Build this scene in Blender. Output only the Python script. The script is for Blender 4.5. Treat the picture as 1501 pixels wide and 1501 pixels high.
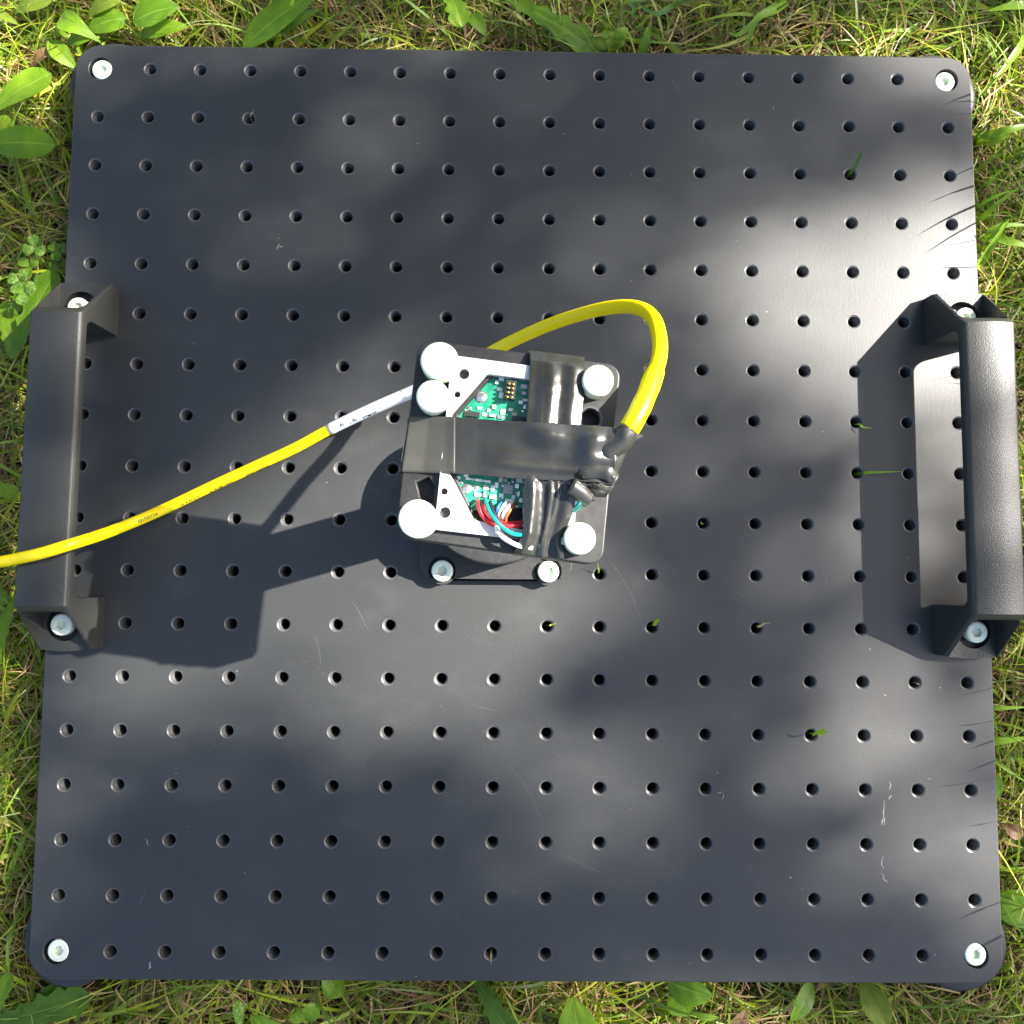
import bpy, bmesh, math, random
import numpy as np
from mathutils import Vector, Matrix, noise
random.seed(7); rng = np.random.default_rng(11)
S = 0.001                                   # everything below is written in millimetres
scene = bpy.context.scene
for o in list(bpy.data.objects): bpy.data.objects.remove(o)
C = scene.collection
# ------------------------------------------------------------------ camera
cd = bpy.data.cameras.new('camera'); cam = bpy.data.objects.new('camera', cd); C.objects.link(cam)
cd.lens = 28.78; cd.sensor_width = 36; cd.clip_start = 0.01; cd.clip_end = 500
cam.matrix_world = Matrix(((0.99991818, -0.0095051, -0.00856023, -8.109*S), (0.00880739, 0.9969026, -0.07815134, -38.777*S),
                           (0.00927656, 0.07806955, 0.99690475, 392.534*S), (0, 0, 0, 1)))
scene.camera = cam
# ------------------------------------------------------------------ world, sun, exposure
SUN = Vector((1.18, 0.352, 1.0)).normalized()          # towards the sun
elev = math.asin(SUN.z); azim = math.atan2(SUN.x, SUN.y)
world = bpy.data.worlds.new('World'); scene.world = world; world.use_nodes = True
wn = world.node_tree.nodes; wl = world.node_tree.links; wn.clear()
sky = wn.new('ShaderNodeTexSky'); sky.sky_type = 'NISHITA'; sky.sun_disc = False
sky.sun_elevation = elev; sky.sun_rotation = azim; sky.air_density = 1.0; sky.dust_density = 3.0
bg = wn.new('ShaderNodeBackground'); bg.inputs['Strength'].default_value = 0.062
wo = wn.new('ShaderNodeOutputWorld'); wl.new(sky.outputs[0], bg.inputs[0]); wl.new(bg.outputs[0], wo.inputs[0])
sd = bpy.data.lights.new('sun', 'SUN'); sd.energy = 5.0; sd.angle = math.radians(0.53); sd.color = (1.0, 0.95, 0.88)
sun = bpy.data.objects.new('sun', sd); C.objects.link(sun)
sun.rotation_euler = SUN.to_track_quat('Z', 'Y').to_euler(); sun.location = SUN*5
scene.view_settings.view_transform = 'Standard'; scene.view_settings.look = 'None'
scene.view_settings.gamma = 1.0; scene.view_settings.use_curve_mapping = False
scene.view_settings.exposure = 2.45
scene.render.resolution_x = 1024; scene.render.resolution_y = 1024
# ------------------------------------------------------------------ materials
def mat(name, col, rough=.5, **k):
    m = bpy.data.materials.new(name); m.use_nodes = True
    b = m.node_tree.nodes['Principled BSDF']
    b.inputs['Base Color'].default_value = (*col, 1); b.inputs['Roughness'].default_value = rough
    for key, v in k.items():
        key = key.replace('_', ' ')
        if key in b.inputs: b.inputs[key].default_value = v
    return m
def nt(m): return m.node_tree.nodes, m.node_tree.links, m.node_tree.nodes['Principled BSDF']
def add_noise_bump(m, scale, dist, detail=3, obj=True, stretch=None):
    n, l, b = nt(m)
    tc = n.new('ShaderNodeTexCoord'); nz = n.new('ShaderNodeTexNoise'); bp = n.new('ShaderNodeBump')
    nz.inputs['Scale'].default_value = scale; nz.inputs['Detail'].default_value = detail
    bp.inputs['Distance'].default_value = dist; bp.inputs['Strength'].default_value = 1
    src = tc.outputs['Object']
    if stretch:
        mp = n.new('ShaderNodeMapping'); mp.inputs['Scale'].default_value = stretch; l.new(src, mp.inputs[0]); src = mp.outputs[0]
    l.new(src, nz.inputs['Vector']); l.new(nz.outputs[0], bp.inputs['Height']); l.new(bp.outputs[0], b.inputs['Normal'])
    return tc, nz, bp
def vary(m, scale, c1, c2, lo=.35, hi=.65, detail=4):
    n, l, b = nt(m)
    tc = n.new('ShaderNodeTexCoord'); nz = n.new('ShaderNodeTexNoise'); cr = n.new('ShaderNodeValToRGB')
    nz.inputs['Scale'].default_value = scale; nz.inputs['Detail'].default_value = detail
    cr.color_ramp.elements[0].position = lo; cr.color_ramp.elements[0].color = (*c1, 1)
    cr.color_ramp.elements[1].position = hi; cr.color_ramp.elements[1].color = (*c2, 1)
    l.new(tc.outputs['Object'], nz.inputs['Vector']); l.new(nz.outputs[0], cr.inputs[0]); l.new(cr.outputs[0], b.inputs['Base Color'])
    return cr
M = {}
# black anodised aluminium: fine grain, faint weave, dust specks
m = M['anodised'] = mat('black_anodised_aluminium', (.03, .032, .037), .5)
n, l, b = nt(m); b.inputs['IOR'].default_value = 1.6
tc = n.new('ShaderNodeTexCoord')
def noise_node(scale, detail, stretch=None):
    nz = n.new('ShaderNodeTexNoise'); nz.inputs['Scale'].default_value = scale; nz.inputs['Detail'].default_value = detail
    src = tc.outputs['Object']
    if stretch:
        mp = n.new('ShaderNodeMapping'); mp.inputs['Scale'].default_value = stretch; l.new(src, mp.inputs[0]); src = mp.outputs[0]
    l.new(src, nz.inputs['Vector']); return nz
g1 = noise_node(900, 3); g2 = noise_node(1, 2, (120, 1600, 100)); g3 = noise_node(1, 2, (1600, 120, 100)); big = noise_node(9, 4)
def math_node(op, a, b_, c=None):
    q = n.new('ShaderNodeMath'); q.operation = op
    for i, v in enumerate((a, b_, c)):
        if v is None: continue
        if isinstance(v, (int, float)): q.inputs[i].default_value = v
        else: l.new(v, q.inputs[i])
    return q.outputs[0]
s = math_node('ADD', math_node('ADD', g1.outputs[0], math_node('MULTIPLY', g2.outputs[0], .25)), math_node('MULTIPLY', g3.outputs[0], .5))
bp = n.new('ShaderNodeBump'); bp.inputs['Distance'].default_value = .00005; bp.inputs['Strength'].default_value = .6
l.new(s, bp.inputs['Height']); l.new(bp.outputs[0], b.inputs['Normal'])
vor = n.new('ShaderNodeTexVoronoi'); vor.inputs['Scale'].default_value = 150; vor.inputs['Randomness'].default_value = 1
l.new(tc.outputs['Object'], vor.inputs['Vector'])
sep = n.new('ShaderNodeSeparateColor'); l.new(vor.outputs['Color'], sep.inputs[0])
size = math_node('MULTIPLY', math_node('POWER', sep.outputs[0], 3.6), .05)
speck = math_node('LESS_THAN', vor.outputs['Distance'], size)
smear = noise_node(1, 6, (38, 60, 30)); sm = math_node('MULTIPLY', math_node('MAXIMUM', math_node('SUBTRACT', smear.outputs[0], .52), 0), .10)
vor2 = n.new('ShaderNodeTexVoronoi'); vor2.inputs['Scale'].default_value = 480; l.new(tc.outputs['Object'], vor2.inputs['Vector'])
sep2 = n.new('ShaderNodeSeparateColor'); l.new(vor2.outputs['Color'], sep2.inputs[0])
dust = math_node('MULTIPLY', math_node('LESS_THAN', vor2.outputs['Distance'], math_node('MULTIPLY', math_node('POWER', sep2.outputs[0], 3.0), .16)), math_node('MULTIPLY', smear.outputs[0], .16))
mixc = n.new('ShaderNodeMix'); mixc.data_type = 'RGBA'
mixc.inputs[6].default_value = (.0225, .0232, .0222, 1); mixc.inputs[7].default_value = (.42, .41, .38, 1)
l.new(math_node('ADD', math_node('ADD', math_node('MULTIPLY', speck, .75), dust), sm), mixc.inputs[0]); l.new(mixc.outputs[2], b.inputs['Base Color'])
l.new(math_node('ADD', math_node('MULTIPLY', big.outputs[0], .08), math_node('ADD', math_node('MULTIPLY', g1.outputs[0], .08), .40)), b.inputs['Roughness'])
m = M['bore'] = mat('bare_threaded_bore', (.09, .09, .09), .35, Metallic=.3)
m = M['plastic'] = mat('black_moulded_plastic', (.026, .0265, .024), .45, IOR=1.5); add_noise_bump(m, 1700, .00016, 4)
m = M['device_black'] = mat('matte_black_printed_plastic', (.045, .044, .042), .5)
vary(m, 500, (.019, .019, .0185), (.030, .0295, .028)); add_noise_bump(m, 1200, .00004, 4)
m = M['rubber'] = mat('black_rubber', (.02, .021, .026), .55); add_noise_bump(m, 500, .00006)
m = M['nylon'] = mat('white_nylon', (.80, .87, .70), .35, Subsurface_Weight=0); m.node_tree.nodes['Principled BSDF'].inputs['Subsurface Radius'].default_value = (.002, .002, .0015)
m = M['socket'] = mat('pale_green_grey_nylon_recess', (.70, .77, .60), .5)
m = M['bracket'] = mat('pale_grey_aluminium', (.62, .61, .60), .5, Metallic=.25)
add_noise_bump(m, 700, .00003)
m = M['pcb'] = mat('green_solder_mask', (.004, .23, .10), .3); vary(m, 300, (.01, .24, .125), (.03, .36, .20), .42, .58, 6)
m = M['solder'] = mat('bright_solder', (.75, .75, .72), .25, Metallic=.9)
m = M['silk'] = mat('white_silkscreen', (.8, .8, .78), .6)
m = M['gold'] = mat('gold_plating', (.62, .42, .13), .3, Metallic=.9)
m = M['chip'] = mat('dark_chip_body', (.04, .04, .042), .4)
m = M['chip_grey'] = mat('grey_metal_can', (.30, .28, .27), .4, Metallic=.5)
m = M['ceramic'] = mat('tan_ceramic', (.55, .48, .36), .5)
m = M['tape'] = mat('black_vinyl_tape', (.036, .036, .031), .24); b = m.node_tree.nodes['Principled BSDF']; b.inputs['IOR'].default_value = 1.6
vary(m, 120, (.020, .020, .018), (.029, .029, .025)); add_noise_bump(m, 160, .00004, 2)
m = M['tape_matte'] = mat('stretched_vinyl_tape', (.07, .068, .055), .5)
vary(m, 120, (.066, .064, .052), (.08, .077, .062)); add_noise_bump(m, 200, .00003, 3)
m = M['cable'] = mat('yellow_cable_jacket', (1.0, .77, .0), .38, IOR=1.42)
m = M['sleeve'] = mat('white_printed_sleeve', (.85, .85, .84), .4)
m = M['ink'] = mat('black_ink', (.012, .010, .008), .5)
for nme, c in dict(red=(.60, .02, .03), green=(.0, .32, .22), white=(.82, .82, .80), black=(.02, .02, .025), blue=(.03, .16, .45), brown=(.35, .10, .03), teal=(.02, .40, .33)).items():
    M['w_'+nme] = mat(nme+'_wire_insulation', c, .3)
m = M['scratch'] = mat('bare_scratched_metal', (.42, .42, .41), .5)
m = M['soil'] = mat('dark_soil', (.035, .024, .014), .95); vary(m, 90, (.018, .012, .008), (.07, .048, .026)); add_noise_bump(m, 160, .004, 6)
m = M['bark'] = mat('grey_brown_bark', (.12, .09, .065), .9); vary(m, 20, (.06, .045, .03), (.18, .14, .10)); add_noise_bump(m, 30, .01, 6)

def leafy(name, trans=.35, attr=None, rough=.45, col=(.08, .16, .02), spec=.4):
    """two-sided plant tissue: glossy/diffuse front with light passing through"""
    m = bpy.data.materials.new(name); m.use_nodes = True; n = m.node_tree.nodes; l = m.node_tree.links
    b = n['Principled BSDF']; b.inputs['Roughness'].default_value = rough; b.inputs['Specular IOR Level'].default_value = spec
    out = n['Material Output']; tr = n.new('ShaderNodeBsdfTranslucent'); mx = n.new('ShaderNodeMixShader'); mx.inputs[0].default_value = trans
    l.new(b.outputs[0], mx.inputs[1]); l.new(tr.outputs[0], mx.inputs[2]); l.new(mx.outputs[0], out.inputs[0])
    if attr:
        a = n.new('ShaderNodeAttribute'); a.attribute_name = attr; src = a.outputs['Color']
        l.new(src, b.inputs['Base Color'])
        h = n.new('ShaderNodeHueSaturation'); h.inputs['Hue'].default_value = .49; h.inputs['Saturation'].default_value = 1.15; h.inputs['Value'].default_value = 1.25
        l.new(src, h.inputs['Color']); l.new(h.outputs[0], tr.inputs[0])
    else:
        b.inputs['Base Color'].default_value = (*col, 1); tr.inputs[0].default_value = (col[0]*1.5, col[1]*1.4, col[2], 1)
    return m
M['grass'] = leafy('grass_blade_green', .3, 'tint', .4, spec=.45)
M['straw'] = leafy('dry_thatch', .15, 'tint', .55, spec=.35)
M['crown'] = leafy('tree_leaf', .3, None, .5, (.05, .10, .02))
def weed_mat(name, c, vein, vary_c, spots=None):
    m = leafy(name, .38, None, .42, c, .4); n = m.node_tree.nodes; l = m.node_tree.links; b = n['Principled BSDF']
    tr = [x for x in n if x.bl_idname == 'ShaderNodeBsdfTranslucent'][0]
    uv = n.new('ShaderNodeUVMap'); sp = n.new('ShaderNodeSeparateXYZ'); l.new(uv.outputs[0], sp.inputs[0])
    def mt(op, a, b_=None):
        q = n.new('ShaderNodeMath'); q.operation = op
        for i, v in enumerate((a, b_)):
            if v is None: continue
            if isinstance(v, (int, float)): q.inputs[i].default_value = v
            else: l.new(v, q.inputs[i])
        return q.outputs[0]
    av = mt('ABSOLUTE', sp.outputs[1])                           # v: -1..1 across the leaf, u: 0..1 along it
    mid = mt('LESS_THAN', av, .045)
    wob = n.new('ShaderNodeTexNoise'); wob.inputs['Scale'].default_value = 7; l.new(uv.outputs[0], wob.inputs['Vector'])
    ph = mt('ADD', mt('SUBTRACT', mt('MULTIPLY', sp.outputs[0], 34), mt('MULTIPLY', av, 9)), mt('MULTIPLY', wob.outputs[0], 7))
    side = mt('MULTIPLY', mt('POWER', mt('ABSOLUTE', mt('SINE', ph)), 12), .14)
    vein_f = mt('MINIMUM', mt('ADD', mt('MULTIPLY', mid, .8), side), 1)
    tc = n.new('ShaderNodeTexCoord'); nz = n.new('ShaderNodeTexNoise'); nz.inputs['Scale'].default_value = 130; nz.inputs['Detail'].default_value = 5
    l.new(tc.outputs['Object'], nz.inputs['Vector'])
    m1 = n.new('ShaderNodeMix'); m1.data_type = 'RGBA'; m1.inputs[6].default_value = (*c, 1); m1.inputs[7].default_value = (*vary_c, 1)
    cr = n.new('ShaderNodeMapRange'); cr.inputs[1].default_value = .38; cr.inputs[2].default_value = .68; l.new(nz.outputs[0], cr.inputs[0]); l.new(cr.outputs[0], m1.inputs[0])
    m2 = n.new('ShaderNodeMix'); m2.data_type = 'RGBA'; m2.inputs[7].default_value = (*vein, 1); l.new(m1.outputs[2], m2.inputs[6]); l.new(vein_f, m2.inputs[0])
    last = m2.outputs[2]
    if spots:
        n2 = n.new('ShaderNodeTexNoise'); n2.inputs['Scale'].default_value = 900; n2.inputs['Detail'].default_value = 2; l.new(tc.outputs['Object'], n2.inputs['Vector'])
        c2 = n.new('ShaderNodeMapRange'); c2.inputs[1].default_value = .5; c2.inputs[2].default_value = .6; l.new(n2.outputs[0], c2.inputs[0])
        m3 = n.new('ShaderNodeMix'); m3.data_type = 'RGBA'; m3.inputs[7].default_value = (*spots, 1); l.new(last, m3.inputs[6]); l.new(c2.outputs[0], m3.inputs[0]); last = m3.outputs[2]
    l.new(last, b.inputs['Base Color'])
    h = n.new('ShaderNodeHueSaturation'); h.inputs['Hue'].default_value = .485; h.inputs['Value'].default_value = 1.5; l.new(last, h.inputs['Color']); l.new(h.outputs[0], tr.inputs[0])
    bp = n.new('ShaderNodeBump'); bp.inputs['Distance'].default_value = .0006; bp.inputs['Strength'].default_value = .6; bp.invert = True
    hsum = mt('ADD', vein_f, mt('MULTIPLY', nz.outputs[0], 1.2)); l.new(hsum, bp.inputs['Height']); l.new(bp.outputs[0], b.inputs['Normal'])
    return m
M['leaf_mid'] = weed_mat('weed_leaf_mid_green', (.13, .25, .008), (.22, .33, .04), (.085, .19, .008))
M['leaf_light'] = weed_mat('weed_leaf_light_green', (.18, .31, .012), (.28, .38, .05), (.13, .25, .010))
M['leaf_dark'] = weed_mat('weed_leaf_dark_green', (.09, .19, .010), (.17, .26, .04), (.06, .14, .010))
M['leaf_yellow'] = weed_mat('weed_leaf_yellow_green', (.20, .27, .02), (.30, .34, .08), (.14, .23, .015))
M['clover'] = weed_mat('speckled_clover_leaf', (.15, .30, .02), (.24, .36, .05), (.11, .24, .015), spots=(.32, .44, .12))
M['dead_leaf'] = weed_mat('dead_brown_leaf', (.30, .17, .09), (.36, .24, .15), (.17, .09, .05))
# ------------------------------------------------------------------ building helpers
def tag(o, label=None, cat=None, group=None, kind=None):
    if label: o['label'] = label
    if cat: o['category'] = cat
    if group: o['group'] = group
    if kind: o['kind'] = kind
    return o
def empty(name, loc, label, cat, group=None):
    o = bpy.data.objects.new(name, None); C.objects.link(o); o.location = Vector(loc)*S; o.empty_display_size = .01
    return tag(o, label, cat, group)
def origin_of(p):
    v = Vector((0, 0, 0))
    while p is not None: v += p.location; p = p.parent
    return v
def obj(name, verts, faces, m, parent=None, smooth=False, loc=None):
    """verts in world millimetres; the object sits at loc (mm), or at its parent's base"""
    org = origin_of(parent) if loc is None else Vector(loc)*S
    me = bpy.data.meshes.new(name)
    me.from_pydata([Vector(v)*S - org for v in verts], [], faces); me.validate()
    for mm in (m if isinstance(m, (list, tuple)) else [m]): me.materials.append(mm)
    if smooth: me.polygons.foreach_set('use_smooth', [True]*len(me.polygons))
    me.update()
    o = bpy.data.objects.new(name, me); C.objects.link(o)
    if parent is not None: o.parent = parent; o.location = org - origin_of(parent)
    else: o.location = org
    return o
def recalc(o):
    bm = bmesh.new(); bm.from_mesh(o.data); bmesh.ops.remove_doubles(bm, verts=bm.verts, dist=1e-7); bmesh.ops.recalc_face_normals(bm, faces=bm.faces); bm.to_mesh(o.data); bm.free(); return o
def bevel(o, w, seg=2, ang=35):
    md = o.modifiers.new('bevel', 'BEVEL'); md.width = w*S; md.segments = seg; md.limit_method = 'ANGLE'; md.angle_limit = math.radians(ang)
    o.data.polygons.foreach_set('use_smooth', [True]*len(o.data.polygons))
    try: md.harden_normals = True
    except Exception: pass
    return o
def lathe(profile, cx, cy, seg=32, z0=0, close=True):
    """profile: [(r, z)] bottom/top order; returns verts, faces"""
    v = []; f = []
    for r, z in profile:
        for i in range(seg):
            a = 2*math.pi*i/seg; v.append((cx+r*math.cos(a), cy+r*math.sin(a), z0+z))
    for k in range(len(profile)-1):
        for i in range(seg):
            j = (i+1) % seg; f.append((k*seg+i, k*seg+j, (k+1)*seg+j, (k+1)*seg+i))
    if close:
        f.append(tuple(reversed(range(seg)))); f.append(tuple((len(profile)-1)*seg+i for i in range(seg)))
    return v, f
def plate2d(name, outer, holes, z0, z1, m, parent, bev=0.0, bseg=2):
    """a flat plate with holes cut through; outer/holes are lists of world (x, y) in mm"""
    cu = bpy.data.curves.new(name, 'CURVE'); cu.dimensions = '2D'; cu.fill_mode = 'BOTH'
    for loop in [outer]+holes:
        sp = cu.splines.new('POLY'); sp.points.add(len(loop)-1); sp.use_cyclic_u = True
        for p, q_ in zip(sp.points, loop): p.co = (q_[0]*S, q_[1]*S, 0, 1)
    h = (z1-z0)/2; cu.extrude = (h-bev)*S; cu.bevel_depth = bev*S; cu.bevel_resolution = bseg; cu.offset = -bev*S
    t = bpy.data.objects.new(name, cu); C.objects.link(t)
    me = bpy.data.meshes.new_from_object(t.evaluated_get(bpy.context.evaluated_depsgraph_get())); C.objects.unlink(t); bpy.data.objects.remove(t)
    org = origin_of(parent)
    me.transform(Matrix.Translation(Vector((0, 0, (z0+h)*S)) - org)); me.materials.clear(); me.materials.append(m)
    me.name = name; o = bpy.data.objects.new(name, me); C.objects.link(o); o.parent = parent
    return o
def circle(cx, cy, r, n=32): return [(cx+r*math.cos(2*math.pi*i/n), cy+r*math.sin(2*math.pi*i/n)) for i in range(n)]
def rounded(pts, r, n=6):
    """round the corners of a convex polygon"""
    out = []; N = len(pts)
    for i in range(N):
        p = Vector(pts[i][:2]); a = (Vector(pts[i-1][:2])-p).normalized(); c = (Vector(pts[(i+1) % N][:2])-p).normalized()
        rr = r[i] if isinstance(r, (list, tuple)) else r
        if rr <= 0: out.append(tuple(p)); continue
        ang = a.angle(c); d = rr/math.tan(ang/2); ctr = p+(a+c).normalized()*rr/math.sin(ang/2)
        s_, e_ = p+a*d-ctr, p+c*d-ctr
        a0 = math.atan2(s_.y, s_.x); a1 = math.atan2(e_.y, e_.x); da = (a1-a0+math.pi) % (2*math.pi)-math.pi
        for k in range(n+1):
            t = a0+da*k/n; out.append((ctr.x+rr*math.cos(t), ctr.y+rr*math.sin(t)))
    return out
def spline(pts, n=12):
    """Catmull-Rom through 3-D points"""
    P = [Vector(p) for p in pts]; P = [P[0]*2-P[1]]+P+[P[-1]*2-P[-2]]; out = []
    for i in range(1, len(P)-2):
        for k in range(n):
            t = k/n; a, b_, c, d = P[i-1], P[i], P[i+1], P[i+2]
            out.append(.5*((2*b_)+(c-a)*t+(2*a-5*b_+4*c-d)*t*t+(-a+3*b_-3*c+d)*t**3))
    out.append(P[-2]); return out
def frames(path):
    fr = []
    for i, p in enumerate(path):
        t = (path[min(i+1, len(path)-1)]-path[max(i-1, 0)]).normalized()
        side = Vector((0, 0, 1)).cross(t)
        side = side.normalized() if side.length > 1e-4 else (fr[-1][1] if fr else Vector((1, 0, 0)))
        fr.append((t, side, t.cross(side).normalized()))
    return fr
def tube(path, r, seg=16, cap=True):
    fr = frames(path); v = []; f = []
    for i, p in enumerate(path):
        rr = r(i/(len(path)-1)) if callable(r) else r
        for k in range(seg):
            a = 2*math.pi*k/seg; v.append(p+fr[i][1]*math.cos(a)*rr+fr[i][2]*math.sin(a)*rr)
    for i in range(len(path)-1):
        for k in range(seg):
            j = (k+1) % seg; f.append((i*seg+k, i*seg+j, (i+1)*seg+j, (i+1)*seg+k))
    if cap: f.append(tuple(reversed(range(seg)))); f.append(tuple((len(path)-1)*seg+k for k in range(seg)))
    return v, f
def box(cx, cy, z0, w, h, d, rot=0):
    c, s_ = math.cos(rot), math.sin(rot); v = []
    for z in (z0, z0+d):
        for x, y in ((-w/2, -h/2), (w/2, -h/2), (w/2, h/2), (-w/2, h/2)): v.append((cx+x*c-y*s_, cy+x*s_+y*c, z))
    return v, [(3, 2, 1, 0), (4, 5, 6, 7), (0, 1, 5, 4), (1, 2, 6, 5), (2, 3, 7, 6), (3, 0, 4, 7)]
def merge(*parts):
    v = []; f = []
    for a, b_ in parts:
        k = len(v); v += list(a); f += [tuple(i+k for i in q_) for q_ in b_]
    return v, f
def screw_mesh(r=5.0, h=6.0, hexr=2.7, depth=1.7, shaft=8):
    """socket cap screw around the origin, head top at z=0"""
    N = 36; v = []; f = []
    def ring(rf, z):
        k = len(v)
        for i in range(N):
            a = 2*math.pi*i/N; q_ = rf(a); v.append((q_*math.cos(a), q_*math.sin(a), z))
        return k
    hx = lambda a: hexr*math.cos(math.pi/6)/math.cos((a % (math.pi/3))-math.pi/6)
    rings = [ring(lambda a: 2.9, -h-shaft), ring(lambda a: 2.9, -h), ring(lambda a: r, -h), ring(lambda a: r, -.9), ring(lambda a: r-.12, -.45), ring(lambda a: r-.4, -.13), ring(lambda a: r-.9, 0),
             ring(lambda a: hx(a)+.25, 0), ring(hx, -.25), ring(hx, -depth)]
    for a_, b_ in zip(rings, rings[1:]):
        for i in range(N): j = (i+1) % N; f.append((a_+i, a_+j, b_+j, b_+i))
    f.append(tuple(rings[0]+i for i in reversed(range(N)))); nf = len(f); f.append(tuple(rings[-1]+i for i in range(N)))
    return v, f, nf
_sm = {}
def screw(loc, parent, r=5.0, h=6.0, tilt=(0, 0), rot=0, hexr=2.5, name='screw', shaft=6):
    key = (r, h, hexr, shaft)
    if key not in _sm:
        v, f, nf = screw_mesh(r, h, hexr, shaft=shaft)
        me = bpy.data.meshes.new('nylon_screw'); me.from_pydata([Vector(p)*S for p in v], [], f)
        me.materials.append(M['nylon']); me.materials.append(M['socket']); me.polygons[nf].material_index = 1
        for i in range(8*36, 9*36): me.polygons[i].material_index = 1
        for p in me.polygons: p.use_smooth = len(p.vertices) == 4 and abs(p.normal.z) < .97 and Vector(p.center).xy.length > hexr*S*1.1
        me.update(); _sm[key] = me
    o = bpy.data.objects.new(name, _sm[key]); C.objects.link(o); o.parent = parent
    o.location = Vector(loc)*S - origin_of(parent); o.rotation_euler = (tilt[0], tilt[1], rot)
    return o
# ------------------------------------------------------------------ ground
gz = -34.0
gv = []; gf = []; GN = 120; R0 = .8
def ghash(x, y): return noise.noise(Vector((x*3, y*3, 1.3)))*4+noise.noise(Vector((x*22, y*22, 7)))*2.5
for j in range(GN+1):
    for i in range(GN+1):
        a, b_ = i/GN*2-1, j/GN*2-1
        x = math.copysign(abs(a)**3*59+abs(a)*1.0, a); y = math.copysign(abs(b_)**3*59+abs(b_)*1.0, b_)
        gv.append((x*1000, y*1000, gz+ghash(x, y)*(1 if max(abs(x), abs(y)) < 3 else 6)-2))
for j in range(GN):
    for i in range(GN): k = j*(GN+1)+i; gf.append((k, k+1, k+GN+2, k+GN+1))
m = M['lawn'] = mat('soil_and_lawn', (.035, .024, .014), .95)
n, l, b = nt(m); tcg = n.new('ShaderNodeTexCoord'); ln = n.new('ShaderNodeVectorMath'); ln.operation = 'LENGTH'; l.new(tcg.outputs['Object'], ln.inputs[0])
mr = n.new('ShaderNodeMapRange'); mr.inputs[1].default_value = 1.2; mr.inputs[2].default_value = 2.2; l.new(ln.outputs['Value'], mr.inputs[0])
def ramp_noise(scale, c1, c2, lo, hi):
    a = n.new('ShaderNodeTexNoise'); a.inputs['Scale'].default_value = scale; a.inputs['Detail'].default_value = 7; l.new(tcg.outputs['Object'], a.inputs['Vector'])
    r = n.new('ShaderNodeValToRGB'); r.color_ramp.elements[0].position = lo; r.color_ramp.elements[0].color = (*c1, 1); r.color_ramp.elements[1].position = hi; r.color_ramp.elements[1].color = (*c2, 1)
    l.new(a.outputs[0], r.inputs[0]); return r.outputs[0], a
soilc, na = ramp_noise(90, (.016, .011, .007), (.075, .05, .027), .35, .65); lawnc, nb = ramp_noise(40, (.03, .06, .012), (.11, .14, .035), .3, .7)
mx = n.new('ShaderNodeMix'); mx.data_type = 'RGBA'; l.new(mr.outputs[0], mx.inputs[0]); l.new(soilc, mx.inputs[6]); l.new(lawnc, mx.inputs[7]); l.new(mx.outputs[2], b.inputs['Base Color'])
bp = n.new('ShaderNodeBump'); bp.inputs['Distance'].default_value = .004; l.new(na.outputs[0], bp.inputs['Height']); l.new(bp.outputs[0], b.inputs['Normal'])
ground = obj('ground', gv, gf, M['lawn'], smooth=True, loc=(0, 0, 0)); ground['kind'] = 'structure'
# ------------------------------------------------------------------ breadboard
board = empty('breadboard', (0, 0, -12.7), 'square black anodised optical breadboard drilled with a grid of threaded holes, lying on the grass', 'breadboard')
T = 12.7; SEG = 32
bv = []; bf = []; bmi = []
def bring(fn, z):
    k = len(bv)
    for i in range(SEG): x, y = fn(2*math.pi*i/SEG); bv.append((x, y, z))
    return k
def join(a, b_, mi=0, flip=False):
    for i in range(SEG):
        j = (i+1) % SEG; q_ = (a+i, a+j, b_+j, b_+i); bf.append(tuple(reversed(q_)) if flip else q_); bmi.append(mi)
HR = 3.35; BR = 2.75
thread = [(HR+.1, 0), (HR-.05, -.06), (BR+.18, -.42), (BR, -.5), (BR-.05, -.95)] + [(BR if k % 2 else BR-.32, -1.2-.5*k) for k in range(1, 12)] + [(BR-.2, -7.6), (BR-.2, -T)]
occupied = {(0, 0), (0, 17), (17, 0), (17, 17)}
for c in range(18):
    for r in range(18):
        hx_, hy_ = (c-8.5)*25, -(r-8.5)*25
        xl = 12.5 if c > 0 else 11.7; xr = 12.5 if c < 17 else 11.7; yt = 12.5 if r > 0 else 11.7; yb = 12.5 if r < 17 else 11.7
        corner = (c, r) in occupied
        def edge(a, hx_=hx_, hy_=hy_, xl=xl, xr=xr, yt=yt, yb=yb, corner=corner, c=c, r=r):
            ca, sa = math.cos(a), math.sin(a)
            tx = (xr if ca > 0 else xl)/abs(ca) if abs(ca) > 1e-6 else 1e9; ty = (yt if sa > 0 else yb)/abs(sa) if abs(sa) > 1e-6 else 1e9
            t = min(tx, ty)
            dia = abs(abs(ca)-abs(sa)) < 1e-4; rnd = corner and ((ca > 0) == (c == 17)) and ((sa > 0) == (r == 0))
            if dia and not rnd: return hx_+(xr if ca > 0 else -xl), hy_+(yt if sa > 0 else -yb)
            if corner and ((ca > 0) == (c == 17)) and ((sa > 0) == (r == 0)): t = min(t, 11.7)
            return hx_+ca*t, hy_+sa*t
        k0 = bring(edge, 0)
        prof = thread if not corner else [(5.95, 0), (5.75, -.2), (5.75, -5), (2.9, -5), (2.9, -T)]
        prev = k0; first = True
        for (rad, z) in prof:
            k = bring(lambda a, rad=rad: (hx_+rad*math.cos(a), hy_+rad*math.sin(a)), z); join(prev, k, 0 if first else (0 if corner else 1)); prev = k; first = False
plate = obj('plate', bv, bf, [M['anodised'], M['bore']], board)
plate.data.polygons.foreach_set('material_index', bmi); plate.data.update()
def rr_loop(h, r, n=10):
    return rounded([(-h, -h), (h, -h), (h, h), (-h, h)], r, n)
lv = []; lf = []
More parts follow.
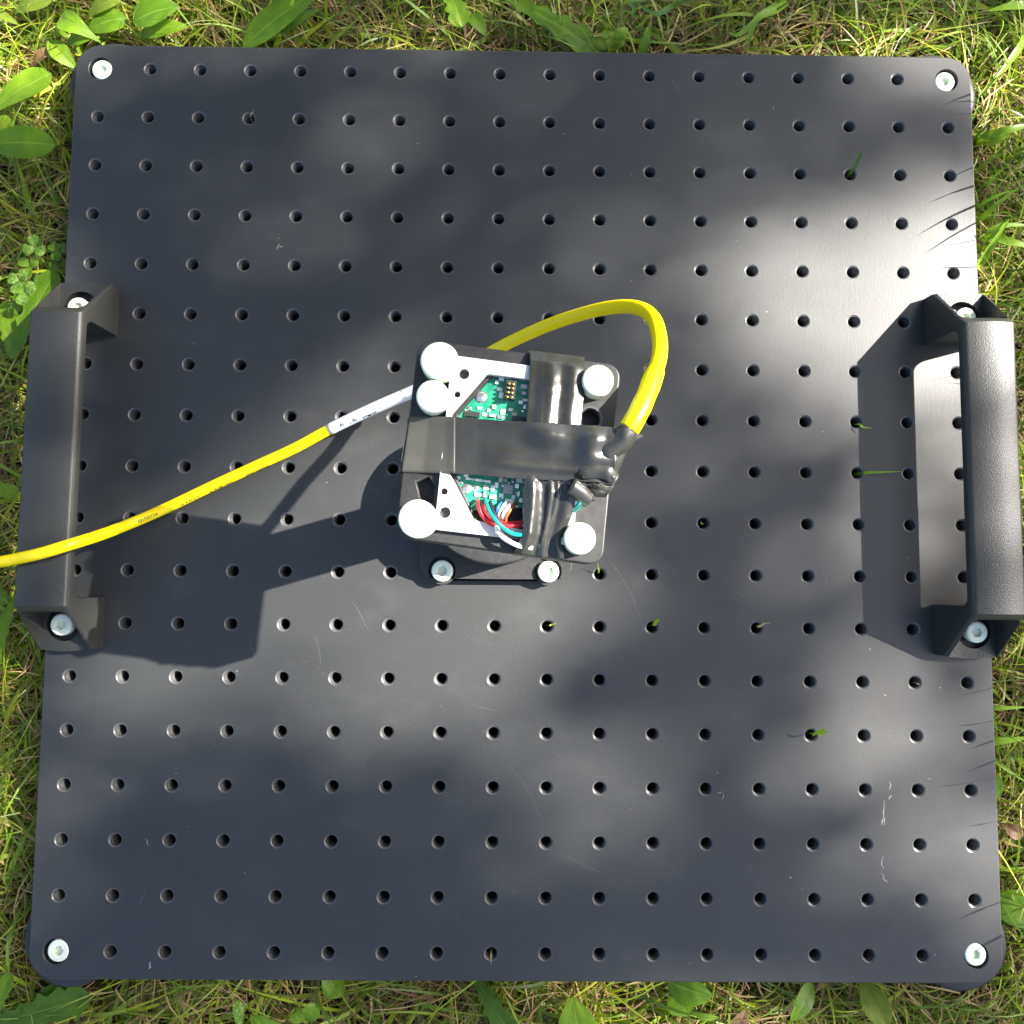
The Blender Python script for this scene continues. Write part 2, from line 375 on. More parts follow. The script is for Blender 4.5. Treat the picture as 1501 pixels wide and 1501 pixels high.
loops = [(224.2, 11.7, 0), (224.45, 11.95, -.06), (224.8, 12.3, -.35), (225, 12.5, -.9), (225, 12.5, -12.1), (224.4, 11.9, -12.7)]
Ln = len(rr_loop(200, 10))
for h, r, z in loops: lv += [(x, y, z) for x, y in rr_loop(h, r)]
for k in range(len(loops)-1):
    for i in range(Ln): j = (i+1) % Ln; lf.append((k*Ln+j, k*Ln+i, (k+1)*Ln+i, (k+1)*Ln+j))
rim = obj('plate_edge', lv, lf, M['anodised'], board, smooth=True)
for sx in (-1, 1):
    for sy in (-1, 1):
        v, f = lathe([(18, -33), (21.5, -31.5), (23, -28), (23, -16), (22.2, -13.6), (20.5, -12.75), (3, -12.75)], sx*212.5, sy*212.5, 56)
        obj('rubber_foot', v, f, M['rubber'], board, smooth=True)
for (x, y, tx, ty, rz) in ((-211.6, 211.9, .0, .02, .3), (211.6, 211.7, .02, -.02, .6), (-211.4, -212.2, 0, 0, .1), (212.1, -212.0, .0, .0, .35)):
    screw((x, y, .2), board, 5.05, 5.0, (tx, ty), rz, 2.25)
# scratches and scuffs left in the black finish: hair-thin bare-metal lines
def scratch(pts, w, z=.012):
    v = []; f = []
    for i, p in enumerate(pts):
        p = Vector(p[:2]); t = (Vector(pts[min(i+1, len(pts)-1)][:2])-Vector(pts[max(i-1, 0)][:2])).normalized(); nn = Vector((-t.y, t.x))
        ww = w*(.25+.75*math.sin(math.pi*(i+.5)/len(pts)))*random.uniform(.6, 1.2)
        v += [(*(p+nn*ww/2), z), (*(p-nn*ww/2), z)]
    for i in range(len(pts)-1): f.append((2*i, 2*i+1, 2*i+3, 2*i+2))
    return v, f
sc = []
def zig(x, y, L, n_, w, ang=90, jit=1.0):
    pts = []; a = math.radians(ang)
    for i in range(n_): pts.append((x+math.cos(a)*L*i/n_+random.uniform(-jit, jit), y+math.sin(a)*L*i/n_+random.uniform(-jit, jit)*.4))
    sc.append(scratch(pts, w))
p = (171.1, -153.8, 0.0); zig(p[0], p[1], 13, 9, .28, 88, .35); zig(p[0]-1.5, p[1]+.5, 4, 5, .3, 60, .6)
p = (173.6, -141.9, 0.0); zig(p[0], p[1], 3, 4, .3, 60, .5); p = (174.7, -137.5, 0.0); zig(p[0], p[1], 5, 6, .22, 100, .5)
p = (169.6, -173.9, 0.0); zig(p[0], p[1], 7, 8, .16, 80, .9); p = (171.6, -180.1, 0.0); zig(p[0], p[1], 6, 6, .16, 110, .9)
p = (94.6, -142.4, 0.0); zig(p[0], p[1], 4, 5, .22, 60, .5); p = (93.0, -139.3, 0.0); zig(p[0], p[1], 3, 4, .2, 10, .4)
p = (-169.3, -219.9, 0.0); zig(p[0], p[1], 4, 6, .5, 80, .5); p = (-172.3, -165.1, 0.0); zig(p[0], p[1], 4, 6, .2, 110, .6)
p = (-121.2, 120.7, 0.0); zig(p[0], p[1], 3, 6, .25, 80, .6); p = (-120.5, 121.7, 0.0); zig(p[0], p[1], 2.4, 4, .2, 10, .3); p = (124.4, 195.6, 0.0); zig(p[0], p[1], 2, 4, .3, 80, .4)
def curve_scratch(pts, w): sc.append(scratch(spline([(a[0], a[1], 0) for a in pts], 8), w))
curve_scratch([(41.1, -28.7, 0.0), (52.5, -46.5, 0.0), (59.0, -65.9, 0.0)], .028); curve_scratch([(-5.5, -126.8, 0.0), (4.2, -139.2, 0.0), (10.7, -153.2, 0.0)], .028)
curve_scratch([(-80.6, 7.9, 0.0), (-71.3, 2.1, 0.0), (-65.3, -4.1, 0.0)], .028); curve_scratch([(18.8, -167.1, 0.0), (31.5, -173.2, 0.0), (42.0, -177.7, 0.0)], .028)
curve_scratch([(-97.6, -67.2, 0.0), (-95.4, -75.2, 0.0), (-94.6, -81.5, 0.0)], .028); curve_scratch([(-80.9, -50.9, 0.0), (-76.5, -57.3, 0.0), (-72.4, -65.3, 0.0)], .028)
for _ in range(9):
    x, y = random.uniform(-210, 210), random.uniform(-210, 210); a = random.uniform(0, 6.28); L = random.uniform(2, 14)
    curve_scratch([(x, y), (x+math.cos(a)*L/2+random.uniform(-.6, .6), y+math.sin(a)*L/2), (x+math.cos(a)*L, y+math.sin(a)*L)], random.uniform(.025, .06))
v, f = merge(*sc); o = obj('scratch_marks', v, f, M['scratch'], board); tag(o, kind='stuff')
# ------------------------------------------------------------------ handles (parts of the board)
def prism(loop, z0, z1):
    n_ = len(loop); v = [(x, y, z0) for x, y in loop]+[(x, y, z1) for x, y in loop]
    return v, [tuple(reversed(range(n_))), tuple(range(n_, 2*n_))]+[(i, (i+1) % n_, (i+1) % n_+n_, i+n_) for i in range(n_)]
def carve(o, cutters):
    for k, (v, f) in enumerate(cutters):
        c = obj('cutter', v, f, o.data.materials[0]); recalc(c)
        md = o.modifiers.new('cut', 'BOOLEAN'); md.operation = 'DIFFERENCE'; md.solver = 'EXACT'; md.object = c
        bpy.context.view_layer.update()
        me = bpy.data.meshes.new_from_object(o.evaluated_get(bpy.context.evaluated_depsgraph_get()))
        o.modifiers.clear(); o.data = me; bpy.data.objects.remove(c)
def handle(sx):
    """bridge handle along y; it narrows slightly from its feet up to the grip, whose top has two shallow facets"""
    X = lambda x: sx*x
    y0, y1 = -74.2, 99.2; b0, b1 = -53.6, 78.0; cx = 211.5
    prof = [(y0, .02), (y0, 7.0), (b0-1.3, 29.6), (b0, 31.0), (b1, 31.0), (b1+1.3, 29.6), (y1, 7.0), (y1, .02), (76, .02), (76, 22)]
    prof += [(72+4*math.cos(a), 22+4.6*math.sin(a)) for a in (math.radians(t) for t in (22, 45, 68))] + [(72, 26.6), (-46.5, 26.6)]
    prof += [(-46.5-4*math.sin(a), 22+4.6*math.cos(a)) for a in (math.radians(t) for t in (22, 45, 68))] + [(-50.5, 22), (-50.5, .02)]
    N = len(prof); st = [-14, -13.6, -12.9, -11.7, .6, 11.7, 12.9, 13.6, 14]; dropz = {14: 2.0, 13.6: .95, 12.9: .3, 11.7: 0, .6: 0}; v = []; f = []
    for s_ in st:
        for k, (y, z) in enumerate(prof):
            hw = 1-(.10 if s_ < 0 else .19)*min(1, z/26); e = 1.3*(1-(s_/14)**2)
            yy = y-e if k < 2 else (y+e if k in (6, 7) else y)
            zz = z+(1.7*(1-abs(s_-.6)/14) if k in (3, 4) else 0)+(1.2*(1-abs(s_-.6)/14) if k in (2, 5) else 0)
            if 1 <= k <= 6: zz -= dropz[abs(s_)]*(1 if 2 <= k <= 5 else .5)
            v.append((X(cx+s_*hw), yy, zz))
    for a in range(len(st)-1):
        for i in range(N): j_ = (i+1) % N; f.append((a*N+i, a*N+j_, (a+1)*N+j_, (a+1)*N+i))
    f.append(tuple(range(N))); f.append(tuple((len(st)-1)*N+i for i in reversed(range(N))))
    h = obj('handle', v, f, M['plastic'], board); recalc(h)
    cuts = []
    for ya, yb in ((80.6, 106), (-56.2, -82)):
        lo, hi = min(ya, yb), max(ya, yb); xa, xb = sorted((X(200.3), X(222.7)))
        rr = [0, 0, 3.2, 3.2] if yb < ya else [3.2, 3.2, 0, 0]
        cuts.append(prism(rounded([(xa, lo), (xb, lo), (xb, hi), (xa, hi)], rr, 5), 7.0, 60))
    for cy in (87.6, -62.6):
        cuts.append(prism(circle(X(212.5), cy, 8.1, 40), 2.6, 7.6)); cuts.append(prism(circle(X(212.5), cy, 3.1, 20), -2, 3.4))
    carve(h, cuts); bevel(h, .45, 2, 42)
    h['label'] = 'black plastic bridge handle on the left edge, with the yellow cable over it' if sx < 0 else 'black plastic bridge handle on the sunlit right edge of the board'
    for cy in (87.5, -62.5):
        screw((X(212.5)+sx*.4, cy-.4, 9.4), h, 5.05, 6.2, (random.uniform(-.03, .03), random.uniform(-.03, .03)), random.uniform(0, 1), 2.4)
handle(-1); handle(1)
# ------------------------------------------------------------------ taped sensor on its post
dev = empty('sensor_mount', (-12.3, 0, .02), 'square black sensor head with taped green circuit board, on a post at the board centre', 'sensor')
fl = plate2d('base_flange', rounded([(-48.3, -40.5), (23.8, -40.5), (23.8, 40.5), (-48.3, 40.5)], 7.5, 8), [circle(x, y, 6.4, 32) for x in (-37.5, 12.5) for y in (-37.5+1.2, 37.5-1.2)], 2.4, 6, M['device_black'], dev, .3)
fl2 = plate2d('flange_foot', rounded([(-48.2, -40.4), (23.7, -40.4), (23.7, 40.4), (-48.2, 40.4)], 7.4, 8), [circle(x, y, 3.1, 20) for x in (-37.5, 12.5) for y in (-36.3, 36.3)], .03, 2.35, M['device_black'], dev)
for x in (-37.3, 12.5):
    for y in (-36.5, 36.5): screw((x, y, 8.6), dev, 5.0, 6.0, (random.uniform(-.05, .05), random.uniform(-.05, .05)), random.uniform(0, 1), 2.5)
v, f = lathe([(34.2, 6.03), (34.6, 6.6), (34.6, 25.8), (34.0, 26.6), (33.0, 27), (14, 27)], -12.3, 1.0, 96)
o = obj('round_base', v, f, M['device_black'], dev); bevel(o, .01, 1, 30)
v, f = lathe([(12.7, 27.03), (12.7, 117), (16.5, 117.1), (17, 117.8), (17, 124.5)], -11, -.5, 48)
o = obj('post', v, f, M['device_black'], dev, smooth=False); o.data.polygons.foreach_set('use_smooth', [len(p.vertices) == 4 for p in o.data.polygons])
xy = lambda p: (p[0], p[1])
outer = [(-36.0, 35.6, 141.0), (28.1, 27.9, 141.0), (22.2, -35.3, 141.0), (-42.2, -26.9, 141.0)]
pcy = [xy(p) for p in outer]
oct_big = [xy(p) for p in ((-12.4, 24.2, 141.0), (10.2, 21.4, 141.0), (11.5, 4.6, 141.0), (9.5, -8.2, 141.0), (6.2, -25.8, 141.0), (-16.1, -22.8, 141.0), (-24.1, -6.4, 141.0), (-23.1, 11.5, 141.0))]
o = plate2d('head_floor', rounded(pcy, 4.5, 6), [], 124.6, 133.4, M['device_black'], dev, .4)
o = plate2d('head_frame', rounded(pcy, 4.5, 6), [rounded(oct_big, 1.5, 4), [xy(p) for p in ((-35.8, -9.7, 141.0), (-31.9, -8.2, 141.0), (-29.9, -11.2, 141.0), (-30.5, -16.0, 141.0), (-34.0, -16.7, 141.0))],
     circle(*xy((18.3, 10.7, 141.0)), 3.0, 24)], 133.5, 139, M['device_black'], dev, .5)
v, f = lathe([(3.3, 139.02), (3.9, 139.02), (3.9, 139.5), (3.3, 139.5)], *xy((18.3, 10.7, 141.0)), 28, close=False); obj('bore_ring', v, f, M['bore'], dev)
br_out = [xy(p) for p in ((-25.2, 30.0, 142.0), (14.8, 24.9, 142.0), (13.2, -29.3, 142.0), (-29.8, -24.7, 142.0))]
ih = [xy(p) for p in ((-14.1, 24.1, 142.0), (10.6, 21.1, 142.0), (12.3, 4.4, 142.0), (10.2, -8.3, 142.0), (7.0, -26.2, 142.0), (-17.5, -21.7, 142.0), (-25.7, -6.6, 142.0), (-24.9, 11.3, 142.0))]
ho = [circle(*xy((-21.3, 24.0, 142.0)), 1.62, 24), circle(*xy((-23.3, 17.5, 142.0)), .98, 18), circle(*xy((-26.9, -12.9, 142.0)), 1.05, 18), circle(*xy((-26.6, -19.4, 142.0)), 1.72, 24)]
o = plate2d('bracket', rounded(br_out, 1.0, 3), [rounded(ih, 2.0, 5)]+ho, 139.05, 141.2, M['bracket'], dev, .15)
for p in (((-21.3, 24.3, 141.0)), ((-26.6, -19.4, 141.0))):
    v, f = lathe([(1.6, 139.02), (1.6, 139.06)], p[0], p[1], 20); obj('hole_shade_disc', v, f, M['chip'], dev)  # thin dark disc standing in for the shade inside the bracket hole
for p, r, rz in (((-28.6, 26.7, 147.0), 5.85, .1), ((-30.6, 15.9, 146.0), 5.05, .5), ((-34.4, -21.8, 147.0), 5.85, .3), ((20.1, 21.5, 145.5), 4.85, .2), ((14.6, -27.2, 145.5), 4.85, .7)):
    v, f = lathe([(r*.6, p[2]-6.3), (r, p[2]-6.0), (r, p[2]-.7), (r-.25, p[2]-.2), (r-.8, p[2]), (.3, p[2]+.05)], p[0], p[1], 40)
    o = obj('nylon_screw_head', v, f, M['nylon'], dev); o.data.polygons.foreach_set('use_smooth', [len(q_.vertices) == 4 for q_ in o.data.polygons])
# circuit board and what is soldered on it
ROT = math.radians(-6.85)
pcb = plate2d('circuit_board', [xy(p) for p in ((-14.4, 25.5, 138.0), (11.3, 22.3, 138.0), (12.2, 5.1, 138.0), (10.1, -8.9, 138.0), (5.7, -16.9, 138.0), (-18.8, -18.4, 138.0), (-25.5, -7.6, 138.0), (-26.2, 8.6, 138.0))], [], 135.6, 137.2, M['pcb'], dev)
def comp(name, p, w, h, d, m, rot=0.0, bev_=.08):
    v, f = box(p[0], p[1], 137.22, w, h, d, ROT+rot); o = obj(name, v, f, M[m], pcb)
    if bev_: bevel(o, bev_, 1)
    return o
comp('chip', (-18.5, 12.0, 138.0), 4.4, 1.7, 1.0, 'chip'); comp('chip', (-7.2, -11.7, 138.0), 3.1, 3.1, .9, 'chip_grey')
comp('chip', (-3.7, 10.6, 138.0), 5.0, 1.6, .8, 'chip'); comp('chip', (-11.5, -7.4, 138.0), 2.2, 1.2, .7, 'chip')
comp('pin_header', (-6.8, 19.5, 138.0), 3.2, 6.0, 2.6, 'chip')
for i in range(4):
    for j in range(2):
        p = (-6.8, 19.0, 140.0); u = Vector((math.cos(ROT), math.sin(ROT))); w_ = Vector((-u.y, u.x)); q_ = Vector(p[:2])+u*(j-.5)*1.35+w_*(i-1.5)*1.4
        v, f = box(q_.x, q_.y, 139.85, .7, .7, 1.3, ROT); o = obj('gold_pin', v, f, M['gold'], pcb); bevel(o, .15, 2)
for p, r in (((-16.0, 17.6, 138.0), 2.05), ((-20.2, -11.6, 138.0), 1.7), ((-17.4, -11.3, 138.0), 1.2)):
    v, f = lathe([(r, 137.2), (r, 137.28), (r*.6, 137.5), (.2, 137.6)], p[0], p[1], 24); obj('solder_pad', v, f, M['solder'], pcb, smooth=True)
cr_ = random.Random(5)
spots = [((-9.6, 23.4, 138.0)), (-7.3, 24.1, 138.0), (-4.9, 24.3, 138.0), (-3.0, 23.3, 138.0), (-2.5, 21.1, 138.0), (-10.2, 20.1, 138.0), (-9.6, 18.2, 138.0), (-2.5, 18.9, 138.0), (-3.5, 16.0, 138.0), (-2.2, 14.3, 138.0), (-11.9, 14.4, 138.0), (-13.6, 13.3, 138.0),
         (-19.6, 13.9, 138.0), (-20.7, 12.4, 138.0), (-14.9, 12.0, 138.0), (-9.1, 12.9, 138.0), (-6.7, 13.6, 138.0), (-9.9, 11.2, 138.0), (-5.4, 11.9, 138.0), (-12.3, 11.6, 138.0), (-16.4, 13.9, 138.0), (-2.0, 16.7, 138.0), (-11.1, 22.3, 138.0),
         (-19.6, -8.4, 138.0), (-18.1, -8.6, 138.0), (-16.6, -8.8, 138.0), (-15.1, -9.0, 138.0), (-13.6, -9.2, 138.0), (-12.1, -11.5, 138.0), (-14.2, -11.1, 138.0), (-10.8, -10.4, 138.0), (-9.3, -13.6, 138.0), (-12.0, -14.1, 138.0), (-5.7, -8.7, 138.0), (-4.4, -10.6, 138.0), (-3.9, -13.1, 138.0),
         (-5.6, -14.4, 138.0), (-3.1, -15.1, 138.0), (-14.6, -13.2, 138.0), (-16.7, -13.5, 138.0), (-3.6, -8.8, 138.0), (-9.5, -8.5, 138.0), (-8.0, -8.7, 138.0), (-22.8, -8.2, 138.0), (-7.1, -15.1, 138.0), (-20.4, -7.3, 138.0), (-21.9, -9.7, 138.0)]
for i, p in enumerate(spots):
    w = cr_.uniform(1.0, 2.2); h = cr_.uniform(.7, 1.5)
    if 22 < i < 28: w, h = .7, 1.9
    comp(('capacitor', 'resistor')[i % 2], p, w, h, cr_.uniform(.3, .8), cr_.choice(['silk', 'silk', 'solder', 'solder', 'ceramic', 'silk']), cr_.choice([0, math.pi/2]), .1)
for _ in range(60):      # tinned pads and printed marks, a few tenths of a millimetre each, joined
    pass
pads = []
for _ in range(150):
    a, b_ = cr_.random(), cr_.random()
    P0, P1, P2 = Vector((-24.7, 23.9, 138.0)[:2]), Vector((-2.1, 22.4, 138.0)[:2]), Vector((-20.9, -16.7, 138.0)[:2])
    q_ = P0+(P1-P0)*a+(P2-P0)*b_
    if a < .35*(1-b_*3) or a < .35*(b_*3-2): continue
    pads.append(box(q_.x, q_.y, 137.21, cr_.uniform(.25, .9), cr_.uniform(.2, .6), .06, ROT))
v, f = merge(*pads); tag(obj('solder_pads', v, f, M['solder'], pcb), kind='stuff')
# wires
def wire(name, pts, r, m):
    v, f = tube(spline(pts, 8), r*.84, 10); return obj(name, v, f, M[m], dev, smooth=True)
wire('red_wire', [(-16.7, -15.0, 138.0), (-16.4, -17.4, 141.5), (-14.8, -20.8, 142.0), (-11.9, -23.1, 142.0), (-7.1, -23.4, 142.0), (-0.8, -23.1, 141.0)], .72, 'w_red')
wire('red_wire', [(-14.8, -16.2, 138.0), (-14.3, -19.0, 140.0), (-11.9, -21.5, 140.6), (-8.1, -22.3, 140.0), (-0.7, -22.0, 140.0)], .6, 'w_red')
wire('green_wire', [(-14.2, -14.9, 138.0), (-13.6, -17.4, 142.0), (-11.9, -20.7, 144.0), (-8.7, -24.2, 144.6), (-5.0, -26.1, 144.4), (0.2, -26.2, 143.6)], .72, 'w_green')
wire('white_wire', [(-10.8, -22.8, 141.5), (-10.0, -25.6, 143.0), (-7.7, -27.7, 143.6), (-3.9, -29.5, 143.2), (0.3, -30.1, 142.0)], .9, 'w_white')
wire('black_wire', [(-12.7, -15.6, 138.0), (-11.9, -18.6, 141.0), (-9.8, -22.8, 142.0), (-6.4, -26.4, 142.3), (-0.8, -27.8, 142.0)], .7, 'w_black')
wire('blue_wire', [(-9.0, -15.8, 138.0), (-10.3, -17.7, 140.5), (-10.7, -19.3, 139.6), (-9.4, -21.4, 139.0)], .6, 'w_blue')
wire('white_wire', [(-5.6, -15.3, 138.0), (-7.3, -17.7, 141.0), (-8.8, -20.2, 140.6), (-8.1, -21.8, 139.0)], .62, 'w_white')
wire('white_wire', [(-7.1, -15.1, 138.0), (-8.8, -17.5, 140.6), (-10.0, -19.8, 140.0), (-9.0, -21.6, 139.0)], .62, 'w_white')
wire('brown_wire', [(-4.6, -16.1, 138.0), (-6.5, -18.5, 141.0), (-7.9, -21.1, 140.6), (-7.3, -22.6, 139.0)], .6, 'w_brown')
v, f = tube(spline([(11.5, -11.4, 147.0), (14.5, -13.3, 146.0), (17.2, -15.5, 144.5)], 6), lambda t: 3.0-.5*t, 18); obj('wire_sheath', v, f, M['tape'], dev, smooth=True)
for pts, mm in (([(15.0, -15.3, 147.0), (14.2, -16.8, 145.4), (12.8, -18.2, 142.0)], 'w_teal'), ([(14.5, -14.8, 146.0), (13.6, -16.3, 144.6), (12.4, -17.6, 141.8)], 'w_white'), ([(15.6, -15.8, 145.5), (14.7, -17.3, 144.0), (13.1, -18.8, 141.0)], 'w_teal')):
    wire('teal_wire' if mm == 'w_teal' else 'white_wire', pts, .6, mm)
# electrical tape: sheets between two edge lines, creased by the wires they press on
def sheet(name, A, B, hfun, m, nu=60, nv=26, thick=.16, ragged=0.0, parent=dev):
    """A and B are matching edge polylines (mm); hfun(u, v, x, y) lifts the middle"""
    def at(L, t):
        segs = [(Vector(L[i+1])-Vector(L[i])).length for i in range(len(L)-1)]; tot = sum(segs); d = t*tot
        for i, s_ in enumerate(segs):
            if d <= s_ or i == len(segs)-1: return Vector(L[i]).lerp(Vector(L[i+1]), min(1, d/s_))
            d -= s_
    v = []; f = []
    for i in range(nu+1):
        u = i/nu; a, b_ = at(A, u), at(B, u)
        for j in range(nv+1):
            t = j/nv; p = a.lerp(b_, t)
            if ragged and (j in (0, nv)): p += (a-b_).normalized()*noise.noise(Vector((u*40, t, 3)))*ragged*(1 if j == 0 else -1)
            p.z += hfun(u, t, p.x, p.y); v.append(p)
    for i in range(nu):
        for j in range(nv): k = i*(nv+1)+j; f.append((k, k+1, k+nv+2, k+nv+1))
    o = obj(name, v, f, m, parent, smooth=True)
    md = o.modifiers.new('thickness', 'SOLIDIFY'); md.thickness = thick*S; md.offset = 0
    return o
def ridge(x, c, w): return math.exp(-((x-c)/w)**2)
nz = lambda x, y, s_, k=0: noise.noise(Vector((x*s_, y*s_, k)))
drop = lambda p, dx=0, dy=0, z=131: (p[0]+dx, p[1]+dy, z)
# upper strip: over the top edge of the head and down under the wide strip
def hA(u, v, x, y):
    e = min(1, u*5)
    return e*(.4+1.9*ridge(v, .42-.04*u, .16)*min(1, max(0, u-.25)*3)+1.7*ridge(v, .80-.03*u, .15)*min(1, max(0, u-.2)*3)+.8*ridge(v, .17+.08*u, .05)*max(0, u-.3)*1.5+.30*nz(x, y, .16)+.10*nz(x, y, .45, 4))
sheet('tape_strip', [drop((-1.1, 32.4, 139.0), 0, .2), (-1.1, 32.4, 139.0), (-0.7, 28.4, 141.8), (-0.9, 21.4, 142.2), (-2.1, 4.1, 143.0)], [drop((16.6, 30.4, 139.0), 0, .2), (16.6, 30.4, 139.0), (16.1, 26.0, 141.7), (16.1, 17.3, 142.0), (14.8, 3.9, 143.0)], hA, M['tape'], 70, 40)
# lower strip
def hC(u, v, x, y):
    e = min(1, (1-u)*6)*min(1, u*8+.3)
    return e*(.5+2.2*ridge(v, .17, .13)+1.3*ridge(v, .52, .07)+.9*ridge(v, .66-.1*u, .04)+1.0*ridge(v, .86, .12)+.3*nz(x, y, .16, 9)+.1*nz(x, y, .5, 2))
sheet('tape_strip', [(-2.8, -6.5, 143.0), (-2.6, -12.8, 143.0), (-2.7, -26.2, 144.0), (-3.9, -28.9, 142.5), (-5.5, -31.7, 139.4), drop((-5.5, -31.7, 139.4), 0, -.3)], [(13.2, -8.5, 144.0), (13.6, -13.9, 145.0), (12.0, -21.0, 142.0), (9.6, -27.2, 140.0), (10.5, -33.7, 139.3), drop((10.5, -33.7, 139.3), 0, -.3)], hC, M['tape'], 70, 40, ragged=.5)
# wide strip across, bunched up round the cable at its right end
def hB(u, v, x, y):
    a = max(0, min(1, (u-.18)*6)); r = max(0, min(1, (u-.62)*4))
    return a*(.4+.5*ridge(v, .55+.05*math.sin(u*5), .12)+.9*ridge(v, .74+.10*u, .06)+.3*ridge(v, .2, .15)+.22*nz(x, y, .13, 5)+.07*nz(x, y, .45, 1))+r*(1.8*ridge(v, .24, .2)+1.0*ridge(v, .62, .12)+.35*nz(x, y, .3, 8))+3.2*ridge(u, .56+.1*v, .12)*ridge(v, .2, .25)+3.0*ridge(u, .84, .08)*ridge(v, .4, .4)
sheet('tape_strip', [(-24.5, 10.2, 142.4), (-16.9, 9.6, 142.6), (-1.1, 8.2, 144.2), (14.6, 7.3, 145.0), (22.7, 6.5, 146.5), (25.7, 6.1, 147.5)], [(-24.2, -7.4, 142.2), (-16.7, -8.0, 142.4), (-2.0, -9.3, 144.0), (14.6, -9.9, 145.0), (20.8, -10.3, 145.5), (24.7, -11.6, 146.0)], hB, M['tape'], 110, 50, ragged=.25)
sheet('tape_end', [(-38.3, 10.6, 139.3), (-31.9, 10.7, 139.5), (-26.4, 10.4, 141.2), (-23.8, 10.1, 142.6)], [(-40.5, -6.8, 139.3), (-33.7, -7.0, 139.5), (-26.6, -7.3, 141.2), (-23.6, -7.4, 142.4)], lambda u, v, x, y: .2+.25*ridge(v, .86, .08)*1.5+.08*nz(x, y, .3), M['tape_matte'], 24, 20)
sheet('tape_end', [(-38.7, 10.4, 139.3), drop((-38.7, 10.4, 139.3), -.3, 0)], [(-41.0, -6.8, 139.3), drop((-41.0, -6.8, 139.3), -.3, 0)], lambda u, v, x, y: .1, M['tape_matte'], 6, 10)
# tape wound round the cable and its loose, folded tail
def hD(u, v, x, y): return 2.6*math.sin(math.pi*v)+.4*nz(x, y, .4, 3)+.4*ridge(v, .4, .1)*math.sin(u*7)
sheet('tape_wrap', [(23.5, 6.8, 145.0), (28.0, 6.4, 146.0), (32.0, 5.2, 146.0), (34.3, 4.5, 143.0)], [(23.7, -11.0, 144.0), (26.6, -6.3, 144.0), (28.5, -1.7, 144.0), (30.7, 2.5, 142.0)], hD, M['tape'], 40, 30, ragged=.4)
def hE(u, v, x, y): return 1.8*math.sin(math.pi*v)+.5*nz(x, y, .7, 6)
def wrap(pts, r):
    P = spline(pts, 10); v, f = tube(P, lambda t: r*(.86+.25*math.sin(math.pi*min(1, t*1.05))), 28)
    v = [Vector(p)+Vector((nz(p[0]+p[2], p[1], .16, 2), nz(p[0], p[1]+p[2], .16, 5), nz(p[0], p[1], .22, 8)))*1.1 for p in v]
    return obj('tape_wrap', v, f, M['tape'], dev, smooth=True)
wrap([(18.4, -2.7, 144.5), (22.8, -0.3, 146.0), (26.0, 2.0, 147.0), (28.3, 4.4, 148.2), (29.3, 6.0, 148.6)], 3.2)
wrap([(15.1, -7.3, 144.5), (18.7, -6.6, 145.5), (22.4, -7.4, 145.5), (24.9, -9.1, 144.5)], 2.6)
wrap([(18.1, -11.8, 143.5), (20.6, -12.2, 143.5), (23.0, -12.7, 142.5)], 2.0)
sheet('tape_fold', [(-1.6, -9.4, 143.2), (6.3, -10.1, 144.4), (13.6, -10.3, 145.0), (18.8, -10.4, 144.5)], [(-0.3, -11.7, 143.0), (6.4, -12.0, 144.0), (13.6, -11.3, 144.6), (18.4, -11.0, 144.0)], lambda u, v, x, y: .5+.4*nz(x, y, .4, 2), M['tape'], 30, 8)
sheet('tape_tail', [(18.2, -10.4, 146.0), (20.6, -11.3, 147.0), (24.5, -11.5, 147.0)], [(18.2, -12.9, 142.0), (20.0, -14.1, 141.0), (22.9, -14.3, 141.5)], lambda u, v, x, y: .9*math.sin(math.pi*v)+.3*nz(x, y, .8), M['tape_matte'], 16, 12, ragged=.3)
# ------------------------------------------------------------------ cable
cpath = spline([(19.3, -1.7, 143.8), (24.9, 1.2, 146.0), (29.1, 6.0, 148.3), (32.5, 12.0, 148.0), (36.2, 20.0, 144.5), (40.3, 30.8, 138.0), (41.5, 39.8, 131.5), (40.9, 48.1, 124.0), (37.8, 54.7, 114.0), (31.4, 58.8, 103.0), (21.4, 60.2, 91.5), (7.3, 59.5, 77.0), (-10.2, 55.8, 60.5), (-29.3, 48.9, 45.0), (-49.9, 43.2, 31.0), (-69.8, 37.1, 20.5), (-90.7, 29.4, 11.0),
                (-108.7, 20.5, 7.0), (-127.1, 12.5, 4.0), (-148.0, 2.6, 3.4), (-168.4, -7.8, 4.0), (-181.5, -15.4, 10.0), (-188.2, -22.0, 26.0), (-195.1, -27.2, 40.0), (-206.5, -30.8, 40.0), (-220.1, -33.1, 34.0), (-235.3, -35.2, 26.0), (-250,-37,10), (-275,-40,-8), (-310,-38,-16), (-420,-10,-18), (-560,30,-18)], 14)
cab = empty('cable', tuple(cpath[200]), 'yellow round cable looping over the taped sensor, crossing the board and the left handle', 'cable')
v, f = tube(cpath, 2.5, 24); obj('jacket', v, f, M['cable'], cab, smooth=True)
def nearest(p): p = Vector(p); return min(range(len(cpath)), key=lambda i: (cpath[i]-p).length)
i0, i1 = nearest((-41.5, 44.6, 40.0)), nearest((-90.5, 29.2, 12.0))
v, f = tube(cpath[i0:i1+1], 2.75, 24); o = obj('printed_sleeve', v, f, M['sleeve'], cab, smooth=False); o.data.polygons.foreach_set('use_smooth', [len(q_.vertices) == 4 for q_ in o.data.polygons])
i0, i1 = nearest((29.7, 7.2, 148.5)), nearest((37.7, 25.2, 141.5))
bt = [cpath[i].copy() for i in range(max(0, i0-3), i1+1)]
v, f = tube(bt, lambda t: 3.05+.12*math.sin(t*17)*t+.15*(1-t), 24); obj('strain_relief', v, f, M['cable'], cab, smooth=True)
